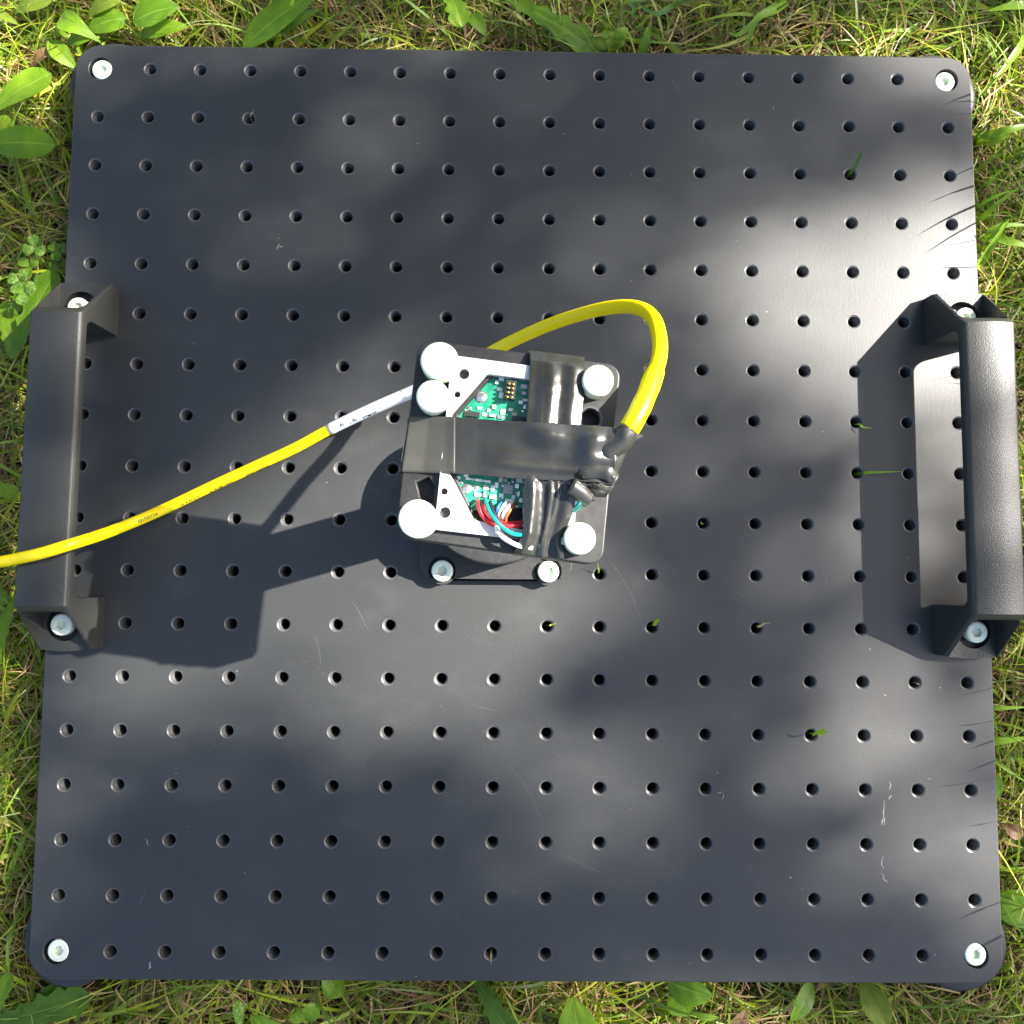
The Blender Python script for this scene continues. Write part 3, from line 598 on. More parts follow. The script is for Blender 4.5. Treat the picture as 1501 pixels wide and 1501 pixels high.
# lettering printed on the cable, wrapped round it
rev = list(reversed(cpath)); rfr = frames(rev); cum = [0]
for i in range(1, len(rev)): cum.append(cum[-1]+(rev[i]-rev[i-1]).length)
def text_on_cable(body, start, size, ang, r, name='print', stretch=1.0, lift=0.05):
    cu = bpy.data.curves.new('t', 'FONT'); cu.body = body; cu.size = size; cu.resolution_u = 2; cu.space_character = 1.08; cu.offset = .035
    t = bpy.data.objects.new('t', cu); C.objects.link(t)
    me = bpy.data.meshes.new_from_object(t.evaluated_get(bpy.context.evaluated_depsgraph_get())); C.objects.unlink(t); bpy.data.objects.remove(t)
    bm = bmesh.new(); bm.from_mesh(me); bmesh.ops.subdivide_edges(bm, edges=[e for e in bm.edges if e.calc_length() > .35], cuts=2)
    s0 = cum[min(range(len(rev)), key=lambda i: (rev[i]-Vector(start)).length)]; out = []
    bm.verts.ensure_lookup_table()
    for vt in bm.verts:
        s_ = s0+vt.co.x*stretch; i = max(0, min(len(cum)-2, next((k for k in range(len(cum)) if cum[k] > s_), len(cum)-1)-1))
        tt = (s_-cum[i])/(cum[i+1]-cum[i]); c_ = rev[i].lerp(rev[i+1], tt); _, sd_, up = rfr[i]
        a = math.radians(ang)+vt.co.y/r
        out.append(c_+(up*math.cos(a)+sd_*math.sin(a))*(r+lift))
    faces = [tuple(q_.index for q_ in fc.verts) for fc in bm.faces]; bm.free()
    return obj(name, out, faces, M['ink'], cab)
text_on_cable('101550734', (-181.3, -14.1, 9.0), 2.15, -48, 2.5)
text_on_cable('26 AWG-6', (-162.4, -5.1, 4.0), 2.1, -72, 2.5)
text_on_cable('SI PUM 105C', (-149.4, 1.5, 4.0), 2.1, -84, 2.5)
text_on_cable('300V SHIELD', (-133.2, 9.2, 4.0), 2.1, -92, 2.5)
text_on_cable('AL', (-84.7, 31.2, 14.0), 2.4, -42, 2.75); text_on_cable('- -', (-81.5, 33.2, 14.0), 1.8, -25, 2.75); text_on_cable('E', (-80.3, 33.8, 14.0), 1.3, -58, 2.75)
text_on_cable('(R)', (-77.1, 34.8, 14.0), 1.9, -52, 2.75); text_on_cable('VTMOIC', (-72.4, 37.1, 14.0), 2.2, -78, 2.75); text_on_cable('- - -', (-81.3, 34.4, 14.0), .9, 5, 2.75)
text_on_cable('rr -', (-54.6, 42.8, 30.0), 1.1, 30, 2.75); text_on_cable('11-7', (-54.5, 39.7, 30.0), 1.2, -48, 2.75)
# ------------------------------------------------------------------ blades that grew up through the board
def blade_mesh(pts, w, fold=.25, seg=10, blunt=False):
    P = spline(pts, max(2, seg//(len(pts)-1))); v = []; f = []
    for i, p in enumerate(P):
        t = (P[min(i+1, len(P)-1)]-P[max(i-1, 0)]).normalized(); sd_ = t.cross(Vector((0, 0, 1)))
        if sd_.length < .2: sd_ = t.cross(Vector((0, 1, 0)))
        sd_.normalize(); up = sd_.cross(t); q_ = i/(len(P)-1); ww = w/2*(min(1, .55+q_*2)*(1 if blunt else (1-max(0, q_-.55)/.45)**.7)+.04)
        v += [p+sd_*ww+up*ww*fold, p, p-sd_*ww+up*ww*fold]
    for i in range(len(P)-1): k = 3*i; f += [(k, k+1, k+4, k+3), (k+1, k+2, k+5, k+4)]
    return v, f
def solo_mat(name, c): return leafy(name, .3, None, .4, c, .4)
M['solo_green'] = solo_mat('fresh_blade_green', (.20, .34, .02)); M['solo_dark'] = solo_mat('dark_blade_green', (.06, .15, .015)); M['solo_straw'] = solo_mat('pale_straw_blade', (.42, .36, .18))  # solo_dark is a deeper green than the fresh blades
def hole_blade(hc, hr, mid, tip, w, m, label, cat='grass sprout'):
    hx_, hy_ = (hc-8.5)*25, -(hr-8.5)*25
    pts = [(hx_, hy_, -30), (hx_, hy_, -9), ((hx_+mid[0])/2, (hy_+mid[1])/2, max(1.2, mid[2]*.5)), mid, tip]
    v, f = blade_mesh(pts, w, .25, 20, w > 1.5); o = obj('grass_sprout', v, f, M[m], smooth=True, loc=(hx_, hy_, -30)); tag(o, label, cat, 'grass blades poking up through the board holes')
hole_blade(15, 2, (162.8, 163.9, 4.0), (164.2, 169.0, 9.0), 1.6, 'solo_dark', 'thin dark green blade rising from a hole near the upper right corner')
hole_blade(15, 7, (164.5, 34.5, 3.0), (168.5, 33.6, 5.0), 1.2, 'solo_green', 'short green blade beside the right handle shadow, with a pale tip')
hole_blade(15, 8, (171.9, 12.6, 3.5), (183.8, 13.3, 1.5), 1.45, 'solo_green', 'longest green blade, lying flat across the right handle shadow from hole to hole')
hole_blade(14, 13, (137.5, -110.3, 7.0), (140.0, -107.8, 12.0), 2.6, 'solo_green', 'broad bright green cut blade standing up from a hole in the lower right')
hole_blade(9, 11, (14.3, -61.6, 2.0), (17.1, -60.6, 3.0), .9, 'solo_green', 'tiny green sprig in a hole below the sensor, on the brightest bare patch')
hole_blade(11, 11, (64.0, -59.5, 3.0), (64.9, -58.5, 5.0), 1.6, 'solo_green', 'short yellow green stub in the hole two right of the tiny sprig')
hole_blade(13, 11, (115.2, -60.1, 2.5), (118.3, -59.7, 4.0), 1.1, 'solo_straw', 'pale dry straw tip lying out of a hole left of the right handle shadow')
hole_blade(8, 17, (-12.5, -213.1, 4.0), (-12.4, -214.5, 7.0), .8, 'solo_straw', 'pale yellow blade bent down from a hole in the bottom row')
hole_blade(10, 10, (36.4, -34.4, 4.0), (35.7, -31.8, 7.0), .9, 'solo_green', 'fine green blade in the hole just under the lower right corner of the sensor')
hole_blade(3, 1, (-135.3, 189.0, 2.0), (-134.0, 189.6, 4.0), .7, 'solo_straw', 'tiny pale stalk in a hole of the second row near the upper left')
hole_blade(12, 9, (86.3, -13.0, 2.0), (85.4, -11.8, 3.0), .8, 'solo_green', 'speck of green blade in a hole between sensor and right handle')
hole_blade(16, 11+1, (189.3, -88.4, -1.0), (190.0, -87.7, -0.5), .6, 'solo_straw', 'pale straw fragment inside a hole under the right handle foot')
# ------------------------------------------------------------------ lawn
def in_board(x, y, m=1.5): return (np.abs(x) < 225+m) & (np.abs(y) < 225+m)
def blades(N, xr, L, W_, elev, segs, cols, z0, material, name, ring, droop=(.3, 1.2), seed=1, region=None, tint_var=.25, keep_side=None):
    g = np.random.default_rng(seed)
    x = g.uniform(-xr, xr, N); y = g.uniform(-xr, xr, N)
    if region is not None: k = region(x, y, g); x = x[k]; y = y[k]; N = len(x)
    az = g.uniform(0, 2*np.pi, N); ln = g.uniform(*L, N)*g.uniform(.6, 1, N); w = g.uniform(*W_, N); el = np.radians(g.uniform(*elev, N)); dr = g.uniform(*droop, N); cv = g.normal(0, .35, N)
    z = g.uniform(*z0, N)
    P = np.zeros((N, segs+1, 3)); P[:, 0] = np.stack([x, y, z], 1); e = el.copy(); a = az.copy()
    for s_ in range(segs):
        st = (ln/segs)[:, None]*np.stack([np.cos(e)*np.cos(a), np.cos(e)*np.sin(a), np.sin(e)], 1)
        P[:, s_+1] = P[:, s_]+st; e = e-dr/segs*1.3; a = a+cv/segs*1.6
    P[:, :, 2] = np.maximum(P[:, :, 2], gz-1+np.arange(segs+1)[None, :]*.2)
    mid = (P[:, :-1]+P[:, 1:])/2; Q = np.concatenate([P, mid], 1)
    m_ = 2.0
    bad = ((np.abs(Q[:, :, 0]) < 225+m_) & (np.abs(Q[:, :, 1]) < 225+m_) & (Q[:, :, 2] > -17))
    for sx in (-1, 1):
        for sy in (-1, 1): bad |= ((Q[:, :, 0]-sx*212.5)**2+(Q[:, :, 1]-sy*212.5)**2 < 25**2) & (Q[:, :, 2] < -10)
    bad |= (np.abs(Q[:, :, 0]) < 224) & (np.abs(Q[:, :, 1]) < 224)
    ok = ~bad.any(1); P = P[ok]; w = w[ok]; N = len(P); a = az[ok]
    # width direction: level, across the blade, with a random twist
    d = P[:, -1]-P[:, 0]; sd_ = np.stack([-d[:, 1], d[:, 0], np.zeros(N)], 1); sd_ /= np.linalg.norm(sd_, axis=1, keepdims=True)+1e-6
    tw = g.uniform(-1, 1, N); sd_[:, 2] = tw*.7; sd_ /= np.linalg.norm(sd_, axis=1, keepdims=True)
    prof = np.array([.8, 1, .9, .65, .4, .2])[:segs] if segs > 3 else np.array([.8, 1, .6])[:segs]
    V = np.zeros((N, 2*segs+1, 3))
    for s_ in range(segs):
        o_ = sd_*(w*prof[s_]/2)[:, None]; V[:, 2*s_] = P[:, s_]-o_; V[:, 2*s_+1] = P[:, s_]+o_
    V[:, 2*segs] = P[:, segs]
    base = (np.arange(N)*(2*segs+1))[:, None]
    quads = np.concatenate([base+np.array([2*s_, 2*s_+1, 2*s_+3, 2*s_+2]) for s_ in range(segs-1)], 0) if segs > 1 else np.zeros((0, 4), int)
    tris = base+np.array([2*segs-2, 2*segs-1, 2*segs])
    nvert = N*(2*segs+1); me = bpy.data.meshes.new(name); me.vertices.add(nvert); me.vertices.foreach_set('co', (V.reshape(-1)*S).astype(np.float32))
    loops = np.concatenate([quads.reshape(-1), tris.reshape(-1)]).astype(np.int32); nq, ntr = len(quads), len(tris)
    me.loops.add(len(loops)); me.loops.foreach_set('vertex_index', loops); me.polygons.add(nq+ntr)
    me.polygons.foreach_set('loop_start', np.concatenate([np.arange(nq)*4, nq*4+np.arange(ntr)*3]).astype(np.int32))
    me.polygons.foreach_set('loop_total', np.concatenate([np.full(nq, 4), np.full(ntr, 3)]).astype(np.int32)); me.polygons.foreach_set('use_smooth', [True]*(nq+ntr))
    me.update(calc_edges=True)
    cols = np.array(cols); pick = g.integers(0, len(cols), N); mixf = g.random(N)[:, None]; c = cols[pick]*(1-mixf*.5)+cols[g.integers(0, len(cols), N)]*mixf*.5
    c = c*(1+g.normal(0, tint_var, N))[:, None].clip(.45, 1.7)
    cc = np.repeat(c, 2*segs+1, 0); cc = np.concatenate([cc, np.ones((nvert, 1))], 1)
    at = me.color_attributes.new('tint', 'FLOAT_COLOR', 'POINT'); at.data.foreach_set('color', cc.reshape(-1).astype(np.float32))
    me.materials.append(material); o = bpy.data.objects.new(name, me); C.objects.link(o); tag(o, ring[0], ring[1], kind='stuff'); return o, N
def near(x, y, g): return (np.maximum(np.abs(x), np.abs(y)) > 205) & ~((np.abs(x) < 200) & (np.abs(y) < 200))
def patchy(x, y, g):
    a = np.sin(x*.031+1.3)*np.cos(y*.027+.4)+np.sin(x*.011-y*.017+2)*.8+np.sin(x*.07+y*.05)*.4
    return near(x, y, g) & (g.random(len(x)) < .62+.3*a)
STRAW = [(.42, .29, .10), (.30, .18, .07), (.50, .39, .16), (.20, .11, .045), (.36, .26, .09), (.13, .07, .03)]
GREEN = [(.17, .27, .010), (.23, .33, .014), (.10, .18, .009), (.29, .35, .012), (.33, .34, .022), (.14, .22, .014)]
blades(46000, 370, (14, 48), (.45, 1.1), (-4, 22), 4, STRAW, (-34, -22), M['straw'], 'thatch', ('tangled dry straw coloured thatch lying under the green grass', 'thatch'), (.0, .9), 21, near)
blades(13000, 370, (10, 34), (.4, .9), (0, 50), 4, STRAW[:3], (-32, -20), M['straw'], 'dry_grass', ('loose dry yellow grass stalks standing in the lawn', 'dry grass'), (.0, 1.2), 22, patchy)
blades(56000, 370, (28, 66), (.6, 1.5), (10, 70), 6, GREEN, (-34, -26), M['grass'], 'lawn_grass', ('thin green lawn grass around the board', 'grass'), (.3, 1.8), 23, patchy)
blades(6500, 370, (40, 80), (1.6, 2.8), (8, 50), 6, GREEN[:4], (-34, -26), M['grass'], 'coarse_grass', ('broader green grass blades scattered through the lawn', 'grass'), (.2, 1.4), 24, near)
far = lambda x, y, g: np.maximum(np.abs(x), np.abs(y)) > 366
blades(130000, 1500, (30, 75), (1.6, 3.4), (10, 65), 3, GREEN+STRAW[:3], (-34, -28), M['grass'], 'outer_lawn', ('mixed green and dry grass of the lawn further out', 'grass'), (.2, 1.4), 25, far)
# taller blades along the right edge, which throw thin shadows onto the board
rb = random.Random(3); tall = []
for (y, h, tx, ty, w) in ((117,24,-3,10,1.3),(96,20,-4,-3,.9),(93,26,-2,-14,1.0),(12,20,-4,1,1.6),(-9,22,-2,4,1.9),(-26,16,-5,7,.8),(-36,26,-4,-14,.9),(-46,24,-3,1,1.7),(-88,30,-2,2,1.4),(-104,22,-4,5,1.2),(-112,16,-5,-3,1.0),(-121,17,-5,-5,1.0),(-130,32,-2,6,1.2),(-186,24,-3,-5,1.3),(-200,26,-2,-14,1.7),(203,14,-3,4,1.0),(196,15,-4,6,1.0),(188,22,-3,-4,1.6),(160,28,-2,-6,1.2),(150,34,-1,-14,1.6),(142,30,-3,-18,1.2),(131,26,-2,4,1.1),(66,30,-4,2,1.0),(58,20,-3,9,.9),(170,20,0,-8,1.0),(-150,20,-2,3,.8),(80,22,-4,4,.9),(208,22,1,-6,1.1)):
    tall.append(blade_mesh([(233+rb.uniform(0, 6), y+rb.uniform(-2, 2)-ty*.6, -32), (231+rb.uniform(0, 3), y-ty*.15, -8), (229.8+rb.uniform(0, 1.2), y+ty*.22, h*.42), (229.5+tx*.3, y+ty*.6, h*.86)], w*1.0, .2, 12))
v, f = merge(*tall); tag(obj('edge_grass', v, f, M['solo_dark'], smooth=True, loc=(235, 0, -32)), 'upright grass blades along the right edge of the board, casting thin shadows on it', 'grass', kind='stuff')
# ------------------------------------------------------------------ weeds
def leaf(base, tip, w, shape, m, parent, curl=.12, serr=0.0, fold=.18, lift=3.0, name='leaf', nu=22, nv=6, seed=0):
    base = Vector(base); tip = Vector(tip); ax = tip-base; L = ax.length; t = ax.normalized(); sd_ = Vector((-t.y, t.x, 0)).normalized(); up = Vector((0, 0, 1))
    rr = random.Random(seed*7+int(abs(base.x)*10)); ph = rr.uniform(0, 6); v = []; f = []; uv = []
    def prof(u):
        if shape == 'ovate': q_ = math.sin(math.pi*min(1, u)**.8)**.75*(1-.15*u)
        elif shape == 'obovate': q_ = (u**1.1*(1-u**5)**.6)*1.05+.04*(1-u)
        elif shape == 'lance': q_ = math.sin(math.pi*u**1.05)**.9
        elif shape == 'round': q_ = math.sqrt(max(0, 1-(2*u-1)**2))
        elif shape == 'heart': q_ = math.sqrt(max(0, 1-(2*u**1.3-1)**2))
        elif shape == 'dande': q_ = (.25+.8*u)*(1-u**6)**.7*(1-.32*abs(math.sin(u*17+ph))**1.5*(1 if u < .82 else 0))
        else: q_ = min(1, u*8)*(1-u**4)
        return max(.015, q_)
    for i in range(nu+1):
        u = i/nu; hw = prof(u)*w/2
        c = base+ax*u+up*(lift*math.sin(math.pi*(u*.85+.1))-curl*L*.25*u*u)+sd_*math.sin(u*2.5+ph)*w*.03
        for j in range(-nv, nv+1):
            q_ = j/nv; e = hw*q_
            if serr and abs(j) == nv: e *= 1+serr*math.sin(u*60+ph)*.5
            notch = 0
            if shape == 'heart' and u > .8: notch = -(1-abs(q_))*L*.14*(u-.8)/.2
            z = fold*abs(e)*.7-.0*u+.35*noise.noise(Vector((u*5+ph, q_*2, seed)))*w*.07
            v.append(c+sd_*e+up*z+t*notch); uv.append((u, q_))
    W2 = 2*nv+1
    for i in range(nu):
        for j in range(W2-1): k = i*W2+j; f.append((k, k+1, k+W2+1, k+W2))
    o = obj(name, v, f, M[m], parent, smooth=True, loc=None if parent else tuple(base))
    ul = o.data.uv_layers.new(name='UVMap')
    for lp in o.data.loops: ul.data[lp.index].uv = uv[lp.vertex_index]
    return o
def weed(name, base, label, cat, leaves, group=None):
    base = (base[0], base[1], -32); r = empty(name, base, label, cat, group)
    for i, lf_ in enumerate(leaves):
        leaf(*lf_[:5], r, **(lf_[5] if len(lf_) > 5 else {}), seed=i)
        b_ = Vector(lf_[0]); v, f = tube(spline([base, (base[0]*.6+b_.x*.4, base[1]*.6+b_.y*.4, (b_.z-32)*.5), tuple(b_+Vector((0, 0, .3)))], 4), lambda t: .9-.3*t, 8); obj('stem', v, f, M['leaf_light'], r, smooth=True)
    return r
weed('weed', (-249.0, 268.2, -30.0), 'yellow green sunlit round leaf weed in the top left corner of the lawn', 'weed', [((-244.8, 256.1, -12.0), (-264.1, 250.2, -12.0), 11.5, 'ovate', 'leaf_yellow'), ((-280.3, 252.6, -14.0), (-262.8, 244.6, -15.0), 4.5, 'lance', 'leaf_yellow')])
weed('weed', (-224.1, 247.2, -30.0), 'broad leaved weed with overlapping bright leaves just above the upper left board corner', 'weed', [((-219.3, 234.1, -14.0), (-237.9, 243.7, -7.0), 18, 'obovate', 'leaf_light', dict(lift=5)), ((-207.5, 249.1, -16.0), (-227.4, 241.4, -14.0), 15, 'ovate', 'leaf_mid'), ((-220.9, 236.8, -12.0), (-238.0, 233.8, -14.0), 8, 'lance', 'leaf_mid'), ((-210.7, 257.4, -12.0), (-226.1, 248.2, -12.0), 9, 'ovate', 'leaf_yellow')])
weed('weed', (-210.6, 256.7, -30.0), 'weed with two stacked toothed leaves above the top row, right of the upper left corner', 'weed', [((-201.7, 243.8, -10.0), (-177.0, 250.5, -7.0), 17, 'ovate', 'leaf_mid', dict(serr=.08, fold=.3)), ((-200.0, 240.2, -16.0), (-174.9, 244.5, -13.0), 11, 'ovate', 'leaf_light')])
weed('weed', (-290.6, 196.5, -30.0), 'wide pale green leaf at the left border, level with the second row of holes', 'weed', [((-277.0, 189.4, -12.0), (-241.8, 215.1, -8.0), 22, 'obovate', 'leaf_light', dict(serr=.05)), ((-283.9, 184.4, -15.0), (-262.8, 192.2, -14.0), 14, 'dande', 'leaf_light')])
weed('weed', (-243.0, 187.6, -30.0), 'smooth bright green pointed leaf lying stem to the right at the left border', 'weed', [((-237.5, 177.9, -10.0), (-274.8, 176.0, -8.0), 18.5, 'ovate', 'leaf_mid', dict(fold=.12))])
weed('weed', (-235.9, 229.1, -32.0), 'narrow pointed leaf tucked under the upper left corner of the board', 'weed', [((-233.0, 223.0, -19.0), (-247.1, 234.5, -12.0), 9.5, 'lance', 'leaf_light', dict(fold=.4)), ((-237.1, 240.2, -19.0), (-248.4, 242.0, -18.0), 3.5, 'lance', 'leaf_light')])
weed('weed', (-155.9, 239.7, -30.0), 'long tapering mid green leaf above the fourth and fifth hole columns', 'weed', [((-146.2, 233.0, -14.0), (-104.3, 262.8, -8.0), 16, 'ovate', 'leaf_mid', dict(nu=26)), ((-127.6, 242.1, -16.0), (-107.8, 256.0, -15.0), 7, 'ovate', 'leaf_dark')])
weed('dandelion', (-44.4, 285.1, -30.0), 'jagged dandelion leaf hanging from the top border above the seventh column', 'dandelion', [((-40.9, 267.9, -10.0), (-33.0, 242.4, -8.0), 17, 'dande', 'leaf_light', dict(serr=.1)), ((-28.5, 253.5, -14.0), (-20.5, 241.6, -14.0), 8.5, 'ovate', 'leaf_mid')])
weed('dandelion', (-12.7, 277.0, -30.0), 'largest dark green toothed leaf, running under the top edge of the board', 'dandelion', [((-10.0, 260.6, -12.0), (46.5, 232.4, -20.0), 22, 'dande', 'leaf_mid', dict(serr=.12, nu=40, curl=.02)), ((18.2, 244.6, -18.0), (41.9, 235.3, -20.0), 10, 'ovate', 'leaf_light')])
weed('seedling', (46.0, 244.3, -30.0), 'tiny bright seedling with small oval leaves at the tip of the largest toothed leaf', 'seedling', [((44.4, 234.5, -12.0), (40.3, 243.5, -10.0), 5, 'ovate', 'leaf_light'), ((45.0, 236.1, -11.0), (53.2, 243.7, -9.0), 7, 'ovate', 'leaf_light'), ((45.3, 234.4, -13.0), (51.9, 238.3, -12.0), 6, 'ovate', 'leaf_mid'), ((43.3, 234.7, -9.0), (45.2, 240.0, -7.0), 3.4, 'ovate', 'leaf_yellow'), ((43.0, 231.7, -9.0), (43.2, 236.9, -8.0), 3, 'ovate', 'leaf_yellow')])
weed('weed', (67.2, 263.3, -30.0), 'small ragged leaf under the top edge, right of the tiny seedling', 'weed', [((65.2, 249.6, -15.0), (60.8, 234.2, -19.0), 8, 'dande', 'leaf_mid')])
weed('dandelion', (-263.2, -266.2, -30.0), 'dandelion rosette with broad dim leaves under the lower left corner of the board', 'dandelion', [((-247.5, -251.4, -14.0), (-204.0, -241.0, -17.0), 24, 'dande', 'leaf_dark', dict(serr=.1, nu=40)), ((-243.6, -247.8, -10.0), (-240.0, -227.3, -12.0), 11, 'dande', 'leaf_mid'), ((-238.8, -257.1, -16.0), (-215.7, -234.0, -22.0), 18, 'dande', 'leaf_dark')])
weed('weed', (-134.8, -265.7, -30.0), 'pale upright oval leaf below the bottom edge, left of centre', 'weed', [((-128.9, -252.6, -10.0), (-129.5, -236.5, -6.0), 8.2, 'obovate', 'clover', dict(fold=.05))])
weed('weed', (-109.7, -267.2, -30.0), 'rounded smooth green leaf cut by the bottom border beside the pale oval leaf', 'weed', [((-107.0, -256.6, -12.0), (-125.4, -244.7, -9.0), 12, 'ovate', 'leaf_mid')])
weed('clover', (-103.2, -259.2, -30.0), 'little clover with dark rounded leaflets below the bottom edge', 'clover', [((-100.5, -248.6, -12.0), (-105.3, -242.1, -10.0), 6.5, 'heart', 'leaf_mid'), ((-99.2, -248.3, -12.0), (-94.3, -239.0, -9.0), 8, 'heart', 'leaf_mid')])
weed('weed', (-87.1, -233.3, -30.0), 'pointed leaf showing just below the bottom edge under the sixth column', 'weed', [((-85.0, -229.8, -19.0), (-90.5, -238.1, -12.0), 13, 'ovate', 'leaf_mid')])
weed('dandelion', (-22.9, -234.6, -30.0), 'toothed grey green leaf below the middle of the bottom edge', 'dandelion', [((-20.2, -230.5, -19.0), (-2.0, -254.5, -10.0), 17, 'dande', 'leaf_dark', dict(serr=.12))])
weed('weed', (31.3, -268.3, -30.0), 'smooth rounded bright leaf at the bottom border right of centre', 'weed', [((30.3, -258.5, -12.0), (26.0, -235.0, -8.0), 20, 'ovate', 'leaf_light', dict(fold=.08))])
weed('weed', (71.2, -234.2, -30.0), 'broad spade shaped leaf pointing right, below the bottom edge', 'weed', [((71.3, -232.1, -18.0), (92.6, -235.4, -10.0), 15, 'ovate', 'leaf_mid'), ((74.8, -234.5, -19.0), (80.2, -245.5, -11.0), 14, 'lance', 'leaf_mid'), ((81.4, -243.2, -12.0), (95.1, -245.2, -10.0), 3.2, 'lance', 'leaf_light')])
weed('weed', (146.7, -233.9, -30.0), 'narrow matte leaf below the fifteenth column at the bottom edge', 'weed', [((141.6, -231.8, -18.0), (128.6, -247.2, -10.0), 9.5, 'ovate', 'leaf_mid')])
weed('weed', (171.3, -232.1, -30.0), 'long yellowing leaf slanting away from the bottom edge near the right corner', 'weed', [((165.9, -229.0, -19.0), (173.9, -250.8, -9.0), 13, 'lance', 'leaf_yellow', dict(serr=.08))])
def trefoil(c, m, parent, r=6.5, a0=0.3, z=-8, name='leaflet'):
    c = Vector((c[0], c[1], z))
    for k in range(3):
        a = a0+k*2.094; d = Vector((math.cos(a), math.sin(a), 0)); leaf(tuple(c+d*.4), tuple(c+d*r+Vector((0, 0, 1.0))), r*.95, 'heart', m, parent, curl=.05, fold=.3, lift=1.0, name=name, nu=12, nv=4, seed=k)
clo = empty('clover', (*(-258.2, 120.2, -30.0)[:2], -32), 'speckled clover patch growing against the upper end of the left handle', 'clover')
for c, r, a, z, mm in (((-243.0, 122.1, -8.0), 6.2, 1.6, -6, 'clover'), ((-234.6, 123.0, -10.0), 5.6, .4, -12, 'leaf_mid'), ((-247.1, 113.7, -10.0), 5.6, 2.6, -9, 'leaf_light'), ((-251.0, 105.9, -8.0), 5.8, .9, -8, 'clover'), ((-246.5, 98.9, -8.0), 6.8, .5, -5, 'clover'), ((-235.2, 117.9, -14.0), 5.5, 1.9, -14, 'leaf_dark')):
    trefoil(c, mm, clo, r, a, z)
    v, f = tube(spline([(clo.location.x*1000, clo.location.y*1000, -32), ((c[0]+clo.location.x*1000)/2, c[1]+1, -18), (c[0], c[1], z)], 5), .4, 8); obj('stem', v, f, M['leaf_light'], clo, smooth=True)
weed('dandelion', (-271.0, 74.2, -30.0), 'pale dandelion leaf standing behind the upper end of the left handle', 'dandelion', [((-255.8, 68.3, -14.0), (-236.6, 113.5, -12.0), 20, 'dande', 'leaf_mid', dict(nu=34)), ((-260.1, 71.1, -18.0), (-258.7, 98.8, -16.0), 17, 'dande', 'leaf_light')])
weed('weed', (-282.7, 4.2, -30.0), 'scalloped light leaf left of the left handle, above the cable', 'weed', [((-267.1, 1.9, -10.0), (-245.4, -0.1, -8.0), 11, 'obovate', 'leaf_light', dict(serr=.15))])
weed('weed', (-275.8, -53.5, -30.0), 'green leaf at the left border just below the cable', 'weed', [((-261.8, -46.8, -10.0), (-248.4, -54.0, -12.0), 12, 'ovate', 'leaf_mid')])
weed('dandelion', (-257.0, -49.8, -30.0), 'dandelion leaf hanging down beside the lower end of the left handle', 'dandelion', [((-246.6, -52.0, -12.0), (-255.9, -87.1, -10.0), 14, 'dande', 'leaf_light', dict(serr=.1))])
weed('clover', (240.2, -152.1, -30.0), 'single rounded clover leaf touching the right edge below the handle', 'clover', [((231.0, -147.7, -16.0), (226.5, -131.8, -12.0), 12, 'heart', 'leaf_mid'), ((230.8, -148.7, -17.0), (223.6, -143.8, -17.0), 9, 'heart', 'leaf_dark')])
weed('weed', (259.0, -202.1, -30.0), 'large flat leaf half buried in grass near the lower right corner', 'weed', [((251.7, -197.3, -16.0), (227.6, -194.5, -20.0), 19, 'ovate', 'leaf_mid')])
# dead leaves
for k, (a, b_, w, lab, cat) in enumerate((((-258.1, 223.3, -20.0), (-242.5, 231.5, -14.0), 6, 'curled pinkish brown dead leaf beside the upper left corner of the board', 'dead leaf'), ((101.9, -251.9, -14.0), (108.0, -242.8, -12.0), 7.5, 'orange tan dead leaf at the bottom border', 'dead leaf'),
        ((236.4, -157.7, -20.0), (247.7, -163.5, -18.0), 7, 'rusty brown dead leaf in the grass at the right border', 'dead leaf'), ((-250.5, 164.8, -26.0), (-245.2, 156.3, -25.0), 4.5, 'small dull brown dead leaf left of the third row', 'dead leaf'), ((127.2, 255.2, -20.0), (136.2, 249.7, -19.0), 4.5, 'pale brown dead leaf scrap above the top edge', 'dead leaf'))):
    o = leaf(a, b_, w, 'lance', 'dead_leaf', None, name='dead_leaf', fold=.7, seed=k, serr=.1); tag(o, lab, cat)
# coarse tufts of crab grass by the right edge
def tuft(base, label, bl, mm='solo_green'):
    r = empty('grass_tuft', (base[0], base[1], -32), label, 'grass tuft')
    for pts, w in bl:
        v, f = blade_mesh([(base[0], base[1], -31)]+pts, w, .3, 15); obj('blade', v, f, M[mm], r, smooth=True)
tuft((243.2, 197.1, -30.0), 'tuft of wide bright blades leaning right from the upper right edge', [([(238.0, 190.0, -14.0), (244.3, 188.5, -4.0), (261.5, 194.3, -6.0)], 5), ([(237.7, 187.8, -16.0), (240.1, 184.5, -6.0), (247.4, 188.2, -4.0)], 5), ([(237.1, 192.2, -16.0), (241.0, 190.4, -10.0), (249.3, 190.2, -12.0)], 3.6)])
tuft((242.1, 145.1, -30.0), 'tuft of long pointed blades at the right edge above the handle', [([(232.0, 120.8, -14.0), (230.9, 125.1, 0.0), (235.3, 136.4, 10.0)], 4.2), ([(236.0, 135.6, -14.0), (240.2, 139.4, -6.0), (257.5, 140.3, -6.0)], 3.6), ([(236.4, 146.2, -20.0), (238.3, 149.9, -8.0), (249.2, 158.7, 0.0)], 3.0), ([(240.3, 139.9, -18.0), (247.6, 133.0, -10.0), (261.5, 130.7, -10.0)], 5.0)])
tuft((278.4, 269.7, -30.0), 'yellow green wide blade reaching in from the top right border', [([(261.4, 259.6, -10.0), (251.2, 258.0, -8.0), (241.0, 257.0, -10.0)], 4.6), ([(261.6, 243.6, -14.0), (252.6, 230.9, -12.0), (242.6, 217.9, -14.0)], 3.5)])
